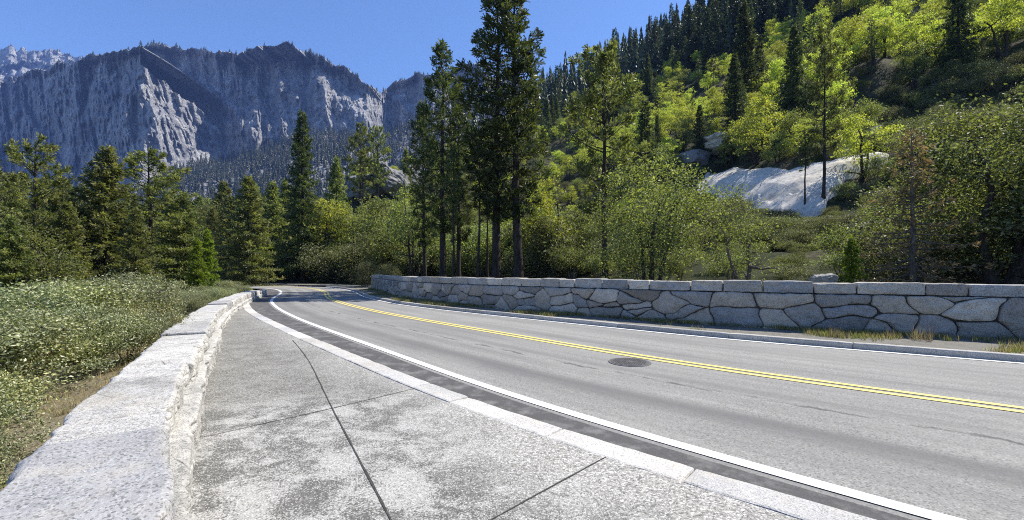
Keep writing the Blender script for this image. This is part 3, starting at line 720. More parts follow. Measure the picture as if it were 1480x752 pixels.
# ------------------------------------------------------------------ plant builders
def unit(v): return v/np.maximum(np.linalg.norm(v, axis=-1, keepdims=True), 1e-9)
def needles(c, d, k, ln, wd, spread, rs):
    """k pointed sprays fanning out of each centre c along direction d, sharing the centre vertex"""
    n = len(c); dirs = unit(d[:,None,:]+rs.normal(0, spread, (n,k,3)))
    side = unit(np.cross(dirs, rs.normal(0, 1, (n,k,3)))); L = ln*rs.uniform(.65, 1.2, (n,k,1))
    tip = c[:,None,:]+dirs*L; w_ = side*wd*.5
    v = np.concatenate([c[:,None,:], (tip+w_), (tip-w_)], 1)          # (n, 1+2k, 3)
    b = (np.arange(n)*(1+2*k))[:,None]; i = np.arange(k)[None,:]
    f = np.stack([np.broadcast_to(b, (n,k)), b+1+i, b+1+k+i], -1).reshape(-1,3)
    return v.reshape(-1,3), f
def leaves(c, size, rs, up=.6, aspect=.55):
    n = len(c); nrm = unit(rs.normal(0, 1, (n,3))+np.array([0,0,up])); a_ = unit(np.cross(nrm, rs.normal(0, 1, (n,3)))); b_ = np.cross(nrm, a_)
    s = size*rs.uniform(.65, 1.3, (n,1)); fold = nrm*s*.12
    v = np.stack([c-a_*s*.5, c+b_*s*aspect*.5+fold, c+a_*s*.5, c-b_*s*aspect*.5+fold], 1)
    i = np.arange(n)[:,None]*4; return v.reshape(-1,3), np.concatenate([i, i+1, i+2, i+3], 1)
def tube(pts, rad, sides=6):
    pts = np.asarray(pts, float); t = unit(np.gradient(pts, axis=0)); ref = np.where(np.abs(t[:, 2:]) > .9, np.array([[1.0,0,0]]), np.array([[0,0,1.0]]))
    a_ = unit(np.cross(t, ref)); b_ = np.cross(t, a_); th = np.linspace(0, 2*np.pi, sides, endpoint=False)
    v = pts[:,None,:]+(a_[:,None,:]*np.cos(th)[None,:,None]+b_[:,None,:]*np.sin(th)[None,:,None])*np.asarray(rad)[:,None,None]
    n = len(pts); i = np.arange(n-1)[:,None]*sides; j = np.arange(sides)[None,:]; k = (j+1) % sides
    return v.reshape(-1,3), np.stack([i+j, i+k, i+sides+k, i+sides+j], -1).reshape(-1,4)
def conifer(seed, H, cb, Rm, style, nb, ntuft, k, ln, wd, leafm, barkm, wood=True, r0=None, dead=.0):
    rs = np.random.RandomState(seed); r0 = r0 or H*.0115+.04
    zt = np.linspace(0, 1, 14); sway = np.cumsum(rs.normal(0, H*.0022, (14,2)), 0); sway[0] = 0
    tp = np.c_[sway, zt*H]; parts = [tube(tp, r0*(1-zt)**.8+.012+.35*r0*np.exp(-zt*40), 9)]
    cs, ds = [], []
    for i in range(nb):
        t = (i+rs.rand())/nb; z = cb*H+t*(1-cb)*H*.985
        if style == 'pine': pr = min(1, (1-t)*1.9+.06)**.75*(.45+.55*min(1, t*3.2)); pitch = -.28+.95*t+rs.normal(0,.14); curl = .22; irr = .55
        elif style == 'open': pr = min(1, (1-t)*2.2+.1)**.7*(.6+.4*min(1, t*3)); pitch = -.15+.7*t+rs.normal(0,.2); curl = .25; irr = .7
        else: pr = (1-t)**.82+.03; pitch = -.42+.85*t+rs.normal(0,.09); curl = .16; irr = .3
        L = Rm*pr*rs.uniform(1-irr, 1.12); az_ = i*2.39996+rs.normal(0,.4)
        h = np.array([math.cos(az_), math.sin(az_), 0]); sd_ = np.array([-h[1], h[0], 0])
        b0 = np.array([np.interp(z, tp[:,2], tp[:,0]), np.interp(z, tp[:,2], tp[:,1]), z])
        pos = lambda s: b0+h*(L*s*math.cos(pitch))[:,None]+np.array([0,0,1])*(L*(s*math.sin(pitch)+curl*s*s))[:,None]
        if wood:
            s = np.linspace(0, .92, 4); parts.append(tube(pos(s), np.linspace(max(.012, .02+.012*L), .006, 4), 4))
        n = max(3, int(ntuft*(L/Rm)**.75)+1)
        if style == 'pine' or style == 'open':
            # bunched at the branch ends
            s = 1-np.abs(rs.normal(0, .30, n)); s = np.clip(s, .16, 1.03); lat = rs.normal(0, .15, n)*L*(.35+.65*np.sin(np.pi*np.clip(s,0,1)))
            c = pos(s)+sd_*lat[:,None]+np.c_[np.zeros((n,2)), rs.normal(.03, .10, n)]
            d = unit(h*.7+sd_*np.sign(lat)[:,None]*.35+np.array([0,0,.75])+rs.normal(0,.3,(n,3)))
        else:
            s = rs.uniform(.1, 1.02, n); lat = rs.uniform(-1, 1, n)*L*.34*(1.05-s)**.8*(.5+s)
            c = pos(s)+sd_*lat[:,None]+np.c_[np.zeros((n,2)), -np.abs(lat)*.22+rs.normal(0,.05,n)]
            d = unit(h*.8+sd_*np.sign(lat)[:,None]*.55+np.array([0,0,.12])+rs.normal(0,.22,(n,3)))
        cs.append(c); ds.append(d)
    cs = np.concatenate(cs); ds = np.concatenate(ds)
    v, f = needles(cs, ds, k, ln, wd, .55 if style != 'fir' else .45, rs)
    tv, tf = merge(parts)
    return ("conifer", mesh_np("trunk", tv, [tf], [barkm], smooth=True), mesh_np("crown", v, [f], [leafm]), H)
def broadleaf(seed, H, Rm, lsize, ncl, per, leafm, barkm, stems=3, low=.25, rc=.5, flat=.65, up=.5, lobes=7, asp=.55, r0=None):
    rs = np.random.RandomState(seed); r0 = r0 or .035*H
    lc = rs.normal(0, 1, (lobes,3)); lc = unit(lc)*np.array([Rm*.55, Rm*.55, (1-low)*H*.32]); lc[:,2] += H*(low+(1-low)*.52)
    lr = np.c_[rs.uniform(.36, .58, lobes)*Rm, rs.uniform(.36,.58,lobes)*Rm, rs.uniform(.22,.34,lobes)*(1-low)*H]
    w_ = rs.randint(0, lobes, ncl); dirs = unit(rs.normal(0,1,(ncl,3))+np.array([0,0,.35]))
    cc = lc[w_]+dirs*lr[w_]*(rs.uniform(.35, 1.05, (ncl,1))**.6)
    cc[:,2] = np.clip(cc[:,2], H*.06, H*.98)
    nodes = [np.zeros(3)]; parent = [-1]; rad = [r0]
    def add(p, par, r): nodes.append(p); parent.append(par); rad.append(r); return len(nodes)-1
    for s in range(stems):
        a_ = 6.283*s/stems+rs.rand(); last = 0; b0 = np.array([math.cos(a_), math.sin(a_), 0])*r0*(0.0 if stems == 1 else 1.4)
        lean = rs.uniform(.15, .5) if stems > 1 else .08
        tipd = np.array([math.cos(a_)*lean*Rm, math.sin(a_)*lean*Rm, H*rs.uniform(.55,.75)])
        for q in range(1, 7):
            t = q/6; p = b0*(1-t)+tipd*np.array([t**1.2, t**1.2, t])+rs.normal(0, .02*H*t, 3)*np.array([1,1,.3]); last = add(p, last, r0*(1/ max(1, stems)**.5)*(1-.72*t))
    order = np.argsort(np.linalg.norm(cc-np.array([0,0,H*low]), axis=1)); segs = []
    for o_ in order:
        c = cc[o_]; nd = np.array(nodes); d = np.linalg.norm(nd-c, axis=1)+np.maximum(nd[:,2]-c[2], 0)*1.5; d[0] += H*.3
        i = int(np.argmin(d)); m1 = nd[i]*.5+c*.5+np.array([0,0,-.06*d[i]])+rs.normal(0,.06*d[i],3)
        r = max(.006*H**.3, rad[i]*.62); a1 = add(m1, i, r*.85); add(c, a1, max(.004, r*.5))
    parts = [tube([nodes[p], nodes[i]], [rad[p] if rad[p] < rad[i]*2.5 else rad[i]*1.6, rad[i]], 5) for i, p in enumerate(parent) if p >= 0]
    c = np.repeat(cc, per, 0)+rs.normal(0, 1, (ncl*per,3))*rc*np.array([1,1,flat])*np.repeat(rs.uniform(.7,1.25,(ncl,1)), per, 0)
    c[:,2] = np.maximum(c[:,2], .03)
    v, f = leaves(c, lsize, rs, up, asp); tv, tf = merge(parts)
    return ("broadleaf", mesh_np("trunk", tv, [tf], [barkm], smooth=True), mesh_np("crown", v, [f], [leafm]), H)

V = {}
V['pine'] = [conifer(10+i, 20, .22, 2.35, 'pine', 120, 15, 8, .42, .085, M['pine'], M['barkdark']) for i in range(4)]
V['pineopen'] = [conifer(20+i, 16, .28, 3.4, 'open', 70, 30, 9, .36, .085, M['fir'], M['barkdark']) for i in range(3)]
V['fir'] = [conifer(30+i, 16, .04, 4.0, 'fir', 170, 30, 7, .42, .10, M['fir'], M['barkdark']) for i in range(4)]
V['firdark'] = [conifer(40+i, 20, .08, 3.4, 'fir', 180, 26, 7, .42, .10, M['pine'], M['barkdark']) for i in range(3)]
V['young'] = [conifer(50+i, 8, .02, 1.8, 'fir', 100, 20, 7, .30, .09, M['young'], M['barkdark']) for i in range(2)]
V['dead'] = [conifer(60, 9, .08, 3.2, 'fir', 80, 15, 7, .26, .045, M['dead'], M['barkgrey'])]
V['thin'] = [conifer(70+i, 14, .5, 1.2, 'open', 36, 10, 8, .34, .08, M['pine'], M['barkdark'], r0=.13) for i in range(3)]
V['farcon'] = [conifer(80+i, 20, .08, 3.0, 'fir', 70, 9, 5, .95, .30, M['farfir'], M['barkdark'], wood=False) for i in range(4)]
V['oak'] = [broadleaf(100+i, 9, 3.9, .27, 100, 44, M['oakspring'], M['barkdark'], 2, .22, .38, .45, .6, 9) for i in range(6)]
V['oakdull'] = [broadleaf(110+i, 8, 3.2, .21, 110, 48, M['oakdull'], M['barkdark'], 3, .2, .42, .6, .5) for i in range(4)]
V['live'] = [broadleaf(120+i, 8, 3.3, .135, 190, 90, M['livedark'], M['barkdark'], 3, .08, .42, .6, .4) for i in range(3)]
V['sparse'] = [broadleaf(130, 6.5, 2.4, .12, 100, 40, M['oakdull'], M['barkgrey'], 2, .15, .32, .6, .5)]
V['bigoak'] = [broadleaf(135, 6.5, 3.0, .13, 230, 60, M['oakdull'], M['barkdark'], 4, .1, .34, .6, .5, 10)]
V['chap'] = [broadleaf(140+i, 2.6, 2.2, .11, 90, 70, M['chap'], M['barkgrey'], 5, .0, .28, .6, .8) for i in range(4)]
V['brush'] = [broadleaf(150+i, 3.4, 1.9, .12, 90, 60, M['oakdull'], M['barkgrey'], 5, .05, .3, .7, .4) for i in range(3)]
V['manz'] = [broadleaf(160+i, 1.35, 1.12, .036, 95, 165, M['manz'], M['barkred'], 6, .05, .115, .6, .1, 7, .6, .03) for i in range(5)]
print("variants", sum(len(t[2].polygons) for v in V.values() for t in v))

vrng = random.Random(11); PLANTS = []
def plant(kind, name, cat, x, y, h, bucket, label=None, group=None, var=None, z=None, wide=1.0, rot=None, parts=True):
    vs = V[kind]; t = vs[var if var is not None else vrng.randrange(len(vs))]
    z = gz(x, y)-.05 if z is None else z; s = h/t[3]
    root = empty(name, (x, y, z)); root.scale = (s*wide, s*wide, s); root.rotation_euler = (0, 0, vrng.uniform(0, 6.28) if rot is None else rot)
    tr, cr = ("stem", "foliage") if cat == "shrub" else ("trunk", "crown")
    link(tr, t[1], root); link(cr, t[2], root)
    root["category"] = cat
    PLANTS.append((root, bucket, label, group, x/y if y > 0 else 0)); return root
def hero(kind, px, Y, top, label, name="pine_tree", cat="tree", var=None, wide=1.0, base=None, rot=None, group=None):
    if Y < 0: Y = float(raycast(px, -Y)[1])                            # negative: row of the foot on the slope
    x = (px-CX)/F*Y; z = gz(x, Y)-.05 if base is None else base
    return plant(kind, name, cat, x, Y, EYE+(HY-top)/F*Y-z, None, label, group, var, z, wide, rot)
PIN = "tall pines behind the rubble wall"
hero('pine', 640, 33, 66, "tall dark pine with narrow crown, left end of the pine group behind the wall", var=0, group=PIN)
hero('pine', 664, 36, 112, "shorter dark pine tucked behind the left end of the tall pine group", var=1, wide=.8, group=PIN)
hero('pine', 718, 31, -14, "very tall dark pine with black trunk, left of the two tallest", var=2, wide=1.1, group=PIN)
hero('pine', 749, 30, -24, "tallest pine, with paler grey trunk, right of the two tallest", var=3, wide=1.15, group=PIN)
hero('pine', 614, 37, 150, "slim dark pine at the wall's left part, before the road bend outcrop", var=3, wide=.8, group=PIN)
hero('thin', 690, 30, 190, "thin half-bare pine trunk between the pine group and tallest pair", var=0, group=PIN)
hero('thin', 655, 29, 215, "thin bare trunk in the middle of the left pine group", var=1, group=PIN)
hero('thin', 704, 34, 230, "thin dead-looking trunk just left of the tallest black trunk", var=2, group=PIN)
hero('pineopen', 876, 27, 70, "broad dark fir with black trunk, right of the tallest pines", "fir_tree", var=2, wide=.95)
hero('firdark', 1078, -172, 2, "large solitary dark fir high on the hillside against the skyline", "fir_tree", var=1, wide=1.1)
hero('pineopen', 1190, -292, 42, "tall thin dark fir standing on the pale granite slab", "fir_tree", var=1, wide=.62)
hero('thin', 1163, -306, 190, "small twin dark trunk on the granite slab, left of the thin fir", "fir_tree", var=1, wide=1.2)
hero('firdark', 437, 56, 160, "dark spire-topped fir rising above the trees at the road bend", "fir_tree", var=2, wide=.85)
hero('fir', 487, 62, 226, "rounded green fir right of the dark spire at the road bend", "fir_tree", var=1, wide=.8)
hero('pineopen', 522, 92, 180, "left of two greyish pines on the rise behind the dark outcrop", var=1, wide=.8)
hero('pineopen', 545, 96, 184, "right of two greyish pines on the rise behind the dark outcrop", var=2, wide=.8)
hero('pineopen', 52, 24, 206, "open-crowned pine with bare lower trunk at the far left", var=0, wide=.9)
hero('pineopen', -8, 22, 238, "pale-needled pine cut by the photo's edge at far left", var=1)
hero('fir', 150, 27, 210, "dense pointed fir second along the far left tree line", "fir_tree", var=0, wide=1.15)
hero('pineopen', 219, 30, 222, "broad dense pine right of the pointed fir on the left", var=2, wide=1.25)
hero('fir', 196, 24, 300, "smaller bright-tipped fir between the pointed fir and the broad pine", "fir_tree", var=2, wide=1.1)
hero('fir', 268, 32, 276, "mid-height fir right of the broad pine on the left", "fir_tree", var=3, wide=1.1)
hero('fir', 248, 38, 290, "slim fir seen through the gap beside the broad pine", "fir_tree", var=1, wide=1.1)
hero('young', 300, 27, 332, "bright green young fir above the shrubs before the bend", "fir_tree", var=0, wide=.9)
hero('young', 285, 24, 345, "small bright green fir beside the taller bright young fir", "fir_tree", var=1, wide=.9)
hero('fir', 100, 26, 290, "bushy low fir between the open pine and the pointed fir", "fir_tree", var=2, wide=1.1)
hero('fir', 20, 20, 310, "low full fir under the open-crowned pine at far left", "fir_tree", var=3, wide=1.1)
hero('fir', 60, 34, 270, "shadowed fir behind the open-crowned pine's trunk", "fir_tree", var=0, wide=1.1)
hero('fir', 357, 48, 254, "full pale green fir left of the road bend", "fir_tree", var=3, wide=1.15)
hero('fir', 330, 52, 282, "fir half hidden left of the full pale fir at the bend", "fir_tree", var=0, wide=1.1)
hero('fir', 392, 60, 262, "fir behind the bend, right of the full pale fir", "fir_tree", var=1, wide=1.1)
hero('fir', 412, 66, 258, "slender fir left of the dark spire at the bend", "fir_tree", var=2, wide=.7)
hero('fir', 308, 60, 300, "distant low fir above the shrubs' end on the left", "fir_tree", var=2, wide=.8)
hero('bigoak', 940, 19.5, 236, "big rounded olive-green oak behind the wall, right of the broad dark fir", "oak_tree", var=0, wide=1.05)
hero('sparse', 1075, 17, 266, "sparse airy young tree behind the wall before the granite slab", "young_tree", var=0, wide=1.0)
hero('dead', 1318, 15.5, 185, "half-dead conifer with brown needles behind the wall at right", "dead_conifer", var=0, wide=.9)
hero('live', 1450, 15.5, 118, "large dark glossy live oak behind the wall at the right edge", "live_oak", var=0, wide=1.05)
hero('live', 1545, 15, 110, "dark live oak cut off by the right edge of the photo", "live_oak", var=1, wide=1.0)
hero('young', 1231, 15, 343, "small bright yellow-green conifer peeping over the wall", "young_conifer", var=0, wide=1.0)
hero('oak', 468, 58, 288, "bright spring oak overhanging the shaded bank at the road bend", "oak_tree", var=0, wide=.9)
hero('oak', 800, 33, 260, "yellow-green oak between the tallest pine and the broad dark fir", "oak_tree", var=1, wide=.75)
hero('oakdull', 560, 50, 292, "dull green oak behind the left end of the rubble wall", "leafy_tree", var=1)
hero('oakdull', 598, 44, 262, "dull green oak left of the tall pine group", "oak_tree", var=2, wide=.8)
hero('oakdull', 520, 58, 300, "dull green oak over the dark bank right of the bend", "oak_tree", var=3)
hero('chap', 528, 40.5, 380, "pale yellow-green bush at the left end of the rubble wall", "roadside_bush", "shrub", var=0, wide=.7)
hero('chap', 560, 37, 384, "grey-green bush behind the left end of the rubble wall", "roadside_bush", "shrub", var=1, wide=.8)

# scattered plants ------------------------------------------------------------------------------------------
PLACED = {}
def free(x, y, r, layer="a"):
    g = PLACED.setdefault(layer, {}); a_, b_ = int(x//6), int(y//6)
    for i in (-1, 0, 1):
        for j in (-1, 0, 1):
            for (qx, qy, qr) in g.get((a_+i, b_+j), ()):
                if (qx-x)**2+(qy-y)**2 < ((r+qr)*.5)**2: return False
    g.setdefault((a_, b_), []).append((x, y, r)); return True
SLAB = [(1004,258),(1022,247),(1040,248),(1062,240),(1085,243),(1110,239),(1140,243),(1172,233),(1200,230),(1222,221),(1240,222),(1268,217),(1290,221),(1284,240),(1262,244),(1250,256),(1226,262),(1214,282),(1200,290),(1196,310),(1172,322),(1150,314),(1128,318),(1100,306),(1075,308),(1055,294),(1035,296),(1022,286),(1005,284)]
def inside(px, py, poly):
    r = False; n = len(poly)
    for i in range(n):
        (x1, y1), (x2, y2) = poly[i], poly[(i+1) % n]
        if (y1 > py) != (y2 > py) and px < (x2-x1)*(py-y1)/(y2-y1)+x1: r = not r
    return r
def pix(x, y, z): return CX+F*x/y, HY-F*(z-EYE)/y
bound = lambda px: float(np.interp(px, [400, 560, 620, 700, 780, 850, 950, 1030, 1130, 1200, 1300, 1600], [232, 205, 205, 185, 168, 156, 112, 98, 58, 30, -20, -120]))
n = 42000; rs = np.random.RandomState(5)
cu = rs.uniform((380-CX)/F, (1600-CX)/F, n); cY = np.where(rs.rand(n) < .3, rs.uniform(10, 90, n), np.sqrt(rs.uniform(10**2, 345**2, n))); cX = cu*cY
cd = signed(FOOT, cX, cY); cz = ground(cX, cY); Yr = np.interp(cu, _u, RT_Y)
TOPCAP = lambda px: np.interp(px, [380, 470, 560, 650, 760, 850, 930, 1000, 1060, 1150, 1200, 1260, 1300, 1400, 1480], [285, 275, 290, 250, 235, 250, 262, 285, 302, 322, 318, 300, 270, 190, 170])
far_pts = []; CNT = {}
def cnt(b, lim):
    CNT[b] = CNT.get(b, 0)+1; return CNT[b] <= lim
for i in np.argsort(cY):
    x, y, d, z = cX[i], cY[i], cd[i], cz[i]
    if d < 2.0 or y > Yr[i]+18: continue
    px, py = pix(x, y, z)
    if py < -200 or py > 408 or px > 1580: continue
    if any(inside(px+ox, py-oy, SLAB) for ox, oy in ((0,0), (0,5), (-7,3), (7,3))): continue
    cap = EYE+(HY-TOPCAP(px)-vrng.uniform(-6, 34))/F*y-z                 # keep the rock slab and the view up the slope open
    dark = py < bound(px)+vrng.uniform(-14, 14)
    if dark:
        if free(x, y, 4.6+y*.006): far_pts.append((x, y, z, px, py, vrng.uniform(13, 26)*(1.2 if vrng.random() < .12 else 1)))
        continue
    near = y < 130 and d < 110 and py > TOPCAP(px)+(-25 if 985 < px < 1310 else 4)
    if near and d > 26 and 985 < px < 1310 and cap < 2.2:
        if free(x, y, 1.9): plant(vrng.choice(['brush', 'chap', 'chap']), "thicket_shrub", "shrub", x, y, max(1.0, min(cap+.9, vrng.uniform(1.2, 2.6))), "thicket", wide=1.3)
        continue
    if near and cap < .8: continue
    r_ = vrng.random()
    if px > 1215 and py < np.interp(px, [1215, 1300, 1480], [215, 225, 300]) and py > np.interp(px, [1215, 1330, 1400, 1480], [195, 160, 128, 92]):
        if free(x, y, 2.3): plant('chap', "chaparral_shrub", "shrub", x, y, vrng.uniform(1.6, 3.4), "chap", wide=vrng.uniform(.9, 1.3))
        continue
    if d < 26 and y < 70 and px > 470:                                   # thicket behind the wall
        if free(x, y, 1.8+d*.05):
            h = min(vrng.uniform(.6, 1.0)*cap, vrng.uniform(2.4, 6.0))*(.5 if 860 < px < 1180 and y < 34 else 1); k = vrng.choice(['brush', 'brush', 'brush', 'chap', 'live'] if px > 800 else ['brush', 'brush', 'chap'])
            plant(k, "thicket_shrub", "shrub", x, y, max(.9, h), "thicket", wide=1.15 if h > 1.6 else 1.6)
        continue
    band = py-bound(px)
    if px < 640:
        if not free(x, y, 3.8+y*.01): continue
        hc = lambda h: min(h, cap*vrng.uniform(.8, 1.25)) if near else h
        if r_ < .36: plant('fir', "fir_tree", "tree", x, y, hc(vrng.uniform(9, 15)), "bendfir", wide=1.1)
        elif r_ < .64: plant('oakdull', "leafy_tree", "tree", x, y, hc(vrng.uniform(5, 9)), "bendoak")
        else: plant('oak', "oak_tree", "tree", x, y, hc(vrng.uniform(5, 7.5)), "bendspring")
    elif band < 170 and px > 770 and px < 1500 and not (near and cap < 7):
        if not free(x, y, 3.9+y*.013): continue
        if r_ < .60: plant('oak', "oak_tree", "tree", x, y, vrng.uniform(6, 9.5), "spring")
        elif r_ < .74: plant('oakdull', "leafy_tree", "tree", x, y, vrng.uniform(5.5, 8.5), "dull")
        elif r_ < .91: plant('thin', "thin_pine", "tree", x, y, vrng.uniform(10, 17), "thin", wide=vrng.uniform(.8, 1.3))
        else: plant('firdark', "fir_tree", "tree", x, y, vrng.uniform(11, 20), "hillfir", wide=vrng.uniform(.9, 1.2))
    else:
        if not free(x, y, 2.7+y*.008): continue
        hc = lambda h: min(h, cap*vrng.uniform(.8, 1.05)) if near else h
        if r_ < .13: plant('oak', "oak_tree", "tree", x, y, hc(vrng.uniform(4.5, 7)), "spring")
        elif r_ < .50: plant('oakdull', "leafy_tree", "tree", x, y, hc(vrng.uniform(4, 7)), "dull")
        elif r_ < .95: plant('chap', "chaparral_shrub", "shrub", x, y, hc(vrng.uniform(1.8, 3.2)), "chap", wide=1.15)
        else: plant('thin', "thin_pine", "tree", x, y, hc(vrng.uniform(8, 13)), "thin")
for i in np.argsort(cY):
    x, y, d, z = cX[i], cY[i], cd[i], cz[i]
    if d < 24 or y > min(Yr[i]+5, 190): continue
    px, py = pix(x, y, z)
    if py < bound(px)-5 or py < -60 or px > 1540 or px < 600: continue
    if any(inside(px+ox, py-oy, SLAB) for ox, oy in ((0,0), (0,6), (-7,3), (7,3), (0,-3))): continue
    cap = EYE+(HY-TOPCAP(px))/F*y-z; low = y < 130 and d < 110 and py > TOPCAP(px)+(-25 if 985 < px < 1310 else 4)
    if low and cap < 1.0: continue
    if not free(x, y, 3.1+y*.012, "under"): continue
    CNT['u'] = CNT.get('u', 0)+1
    if CNT['u'] > 290: break
    plant(vrng.choice(['brush', 'chap', 'brush']), "hillside_bush", "shrub", x, y, min(vrng.uniform(1.3, 2.6), cap if low else 9), "under", wide=1.35)
from collections import Counter; print(Counter(p[1] for p in PLANTS)); print("plants", len(PLANTS), "far", len(far_pts))

# dark conifer forest on the upper right slope: the nearest 260 stand alone, the rest read as one wood
def small_conifers(name, pts, parent=None, matl=None, seed=0, layers=7):
    """one mesh of small ragged firs: rings of drooping pointed boughs; pts = (x, y, z, height, radius)"""
    rs = np.random.RandomState(seed); vs, fs, o = [], [], 0
    for (x, y, z, h, r) in pts:
        for j in range(layers):
            t = j/layers; rr = r*(1-t)**.9+.05*r; k = 9-j//2; th = rs.uniform(0, 6.28)+np.arange(k)*6.283/k+rs.normal(0,.2,k)
            L = rr*rs.uniform(.6, 1.2, k); zb = z+h*(.06+.9*t); zt_ = zb+h*.17*(1.15-t*.4); dz = rs.uniform(.0, .05, k)*h
            hub = np.array([[x, y, min(zt_, z+h)]]); tip = np.c_[x+np.cos(th)*L, y+np.sin(th)*L, zb-dz]; w_ = L*.42
            a_ = tip+np.c_[-np.sin(th)*w_, np.cos(th)*w_, np.full(k, h*.035)]; b_ = tip-np.c_[-np.sin(th)*w_, np.cos(th)*w_, np.full(k, -h*.035)]
            vs.append(np.concatenate([hub, tip, a_, b_])); i = np.arange(k)
            fs.append(o+np.concatenate([np.stack([0*i, 1+k+i, 1+i], 1), np.stack([0*i, 1+i, 1+2*k+i], 1)])); o += 1+3*k
    return link(name, mesh_np(name, np.concatenate(vs), [np.concatenate(fs)], [matl or M['farfir']]), parent)
far_pts.sort(key=lambda q: -(q[5]/q[1]))
for (x, y, z, px, py, h) in far_pts[:260]:
    k = plant('farcon', "dark_conifer", "tree", x, y, h, "farcon", z=z-.5, wide=vrng.uniform(.75, 1.05))
    if y > 170:
        for c in list(k.children):
            if c.name.startswith("trunk"): bpy.data.objects.remove(c)
if far_pts[260:]:
    tag(small_conifers("ridge_forest", [(x, y, z-.5, h, h*.13) for (x, y, z, px, py, h) in far_pts[260:]], seed=3), kind="stuff")

# forest on the scree below the cliffs and along the cliff tops
pts = []; rs = np.random.RandomState(21)
for i in range(4600):
    px = rs.uniform(60, 800); r = rs.uniform(.12, 1.0)**.75*nT
    lim = np.interp(px, [60, 200, 225, 260, 330, 600], [.62, .66, .86, .97, 1.0, 1.02])*nT
    if r > lim: continue
    p = surf(px, r); q = 34*rs.uniform(.55, 1.2); pts.append((p[0], p[1], p[2]-1, q, q*.125))
tag(small_conifers("valley_forest", pts, seed=5, layers=6), kind="stuff")
pts = []
for i in range(820):
    px = rs.uniform(40, 720); dens = np.interp(px, [40, 120, 160, 175, 250, 330, 345, 410, 418, 560, 640, 720], [.15, .25, .5, 1, 1, .5, .2, .12, .8, 1.0, 1, 1])
    if rs.rand() > dens*(.25+1.1*max(0, vnoise(px*.07, 3.3))): continue
    p = surf(px, nT+nC-1+rs.uniform(0, 1.3)**2); q = rs.uniform(7, 15)*rs.uniform(.8, 1.5)*(.75 if px < 170 else 1); pts.append((p[0], p[1], p[2]-2, q, q*rs.uniform(.16,.27)))
for i in range(40):
    px = rs.uniform(-60, 150); j = int(np.interp(px, rp, np.arange(len(rp)))); k = 158; q = rs.uniform(10, 22); pts.append((RX[k,j], RD[k,j], RZ[k,j]-2, q, q*.17))
for i in range(420):                                                 # stunted trees on the ledges
    px = rs.uniform(20, 620); r = nT+rs.uniform(2, nC-6); p = surf(px, r); q2 = surf(px, r+1.5); dz = q2[2]-p[2]; dy = q2[1]-p[1]
    if dy > dz*.75: q = rs.uniform(6, 15); pts.append((p[0], p[1], p[2]-1, q, q*.22))
tag(small_conifers("clifftop_forest", pts, seed=6, layers=5), kind="stuff")

# shrubs outside the left parapet
def left_shrub(px, Y, h, b="manz", wide=1.0):
    x = (px-CX)/F*Y; plant('manz', "manzanita_shrub", "shrub", x, Y, h, b, wide=wide)
cand = []; rs = np.random.RandomState(9)
for i in range(4200):
    s = rs.uniform(LS[0]+1, LS[-1]); d = .6+rs.uniform(.55, 1)**.8*0+rs.uniform(.35, 12); j = int(np.argmin(np.abs(LS-s))); q = LW[j]+LN[j]*d
    if q[1] < 1.5: continue
    u = q[0]/q[1]
    if u < -1.55: continue
    gap = .95+.5*vnoise(q[0]*.4, q[1]*.4)
    if d < gap+.15: continue
    cand.append((d, q[0], q[1]))
for px, Y, ty, wd in ((150, 9.5, 396, 1.3), (205, 11.0, 393, 1.4), (262, 12.5, 395, 1.2), (100, 8.0, 410, 1.2), (40, 7.4, 412, 1.2), (232, 8.6, 432, 1.0), (300, 16.5, 404, 1.2), (345, 21, 402, 1.3), (125, 6.6, 440, 1.1), (30, 5.6, 448, 1.1)):
    x = (px-CX)/F*Y; d_ = -signed(LEFT, [x], [Y])[0]; h = EYE+(HY-ty)/F*Y-gz(x, Y); wm = (d_-.62)/(1.15*h/1.35)
    if d_ < 1.2: continue
    free(x, Y, 2.0, "manz"); plant('manz', "manzanita_shrub", "shrub", x, Y, h, "manz", wide=min(wm, wd*1.5/h*1.1))
for d, x, y in cand:
    if len([1 for p in PLANTS if p[1] in ("manz",)]) > 230: break
    if free(x, y, 1.3+.1*d, "manz"):
        h = min(vrng.uniform(.95, 1.5)*(1.0 if d < 5 else 1.0+.1*(d-5)), 2.6)
        zt = EYE-.025*y-gz(x, y)
        ty = float(np.interp(CX+F*x/y, [-150, 60, 130, 160, 270, 300, 390], [424, 420, 412, 400, 398, 412, 408]))+vrng.uniform(-4, 16)*min(1.0, 14/y)+vrng.choice((0, 0, 14))*(8/y)+max(0, vnoise(x*.45, y*.45)+.1)*46*min(1.2, 7/y)
        h = max(.75, min(EYE+(HY-ty)/F*y-gz(x, y), vrng.uniform(1.5, 2.7)))
        h = max(.6, h*vrng.choice((.92, .8, .62, .5))) if d < 9 else h*.9
        if d < 2.2: h = min(h, .55+.45*d)
        wmax = (d-.62)/(1.2*h/1.35)
        if wmax < .55: continue
        if vnoise(x*.3+50, y*.3) > .28 and d > 2.5: plant('brush', "leafy_bush", "shrub", x, y, h, "bankbrush", wide=1.2)
        else: plant('manz', "manzanita_shrub", "shrub", x, y, h, "manz", wide=min(wmax, vrng.uniform(.9, 1.2)*min(1.5, max(.75, 1.4/h))))
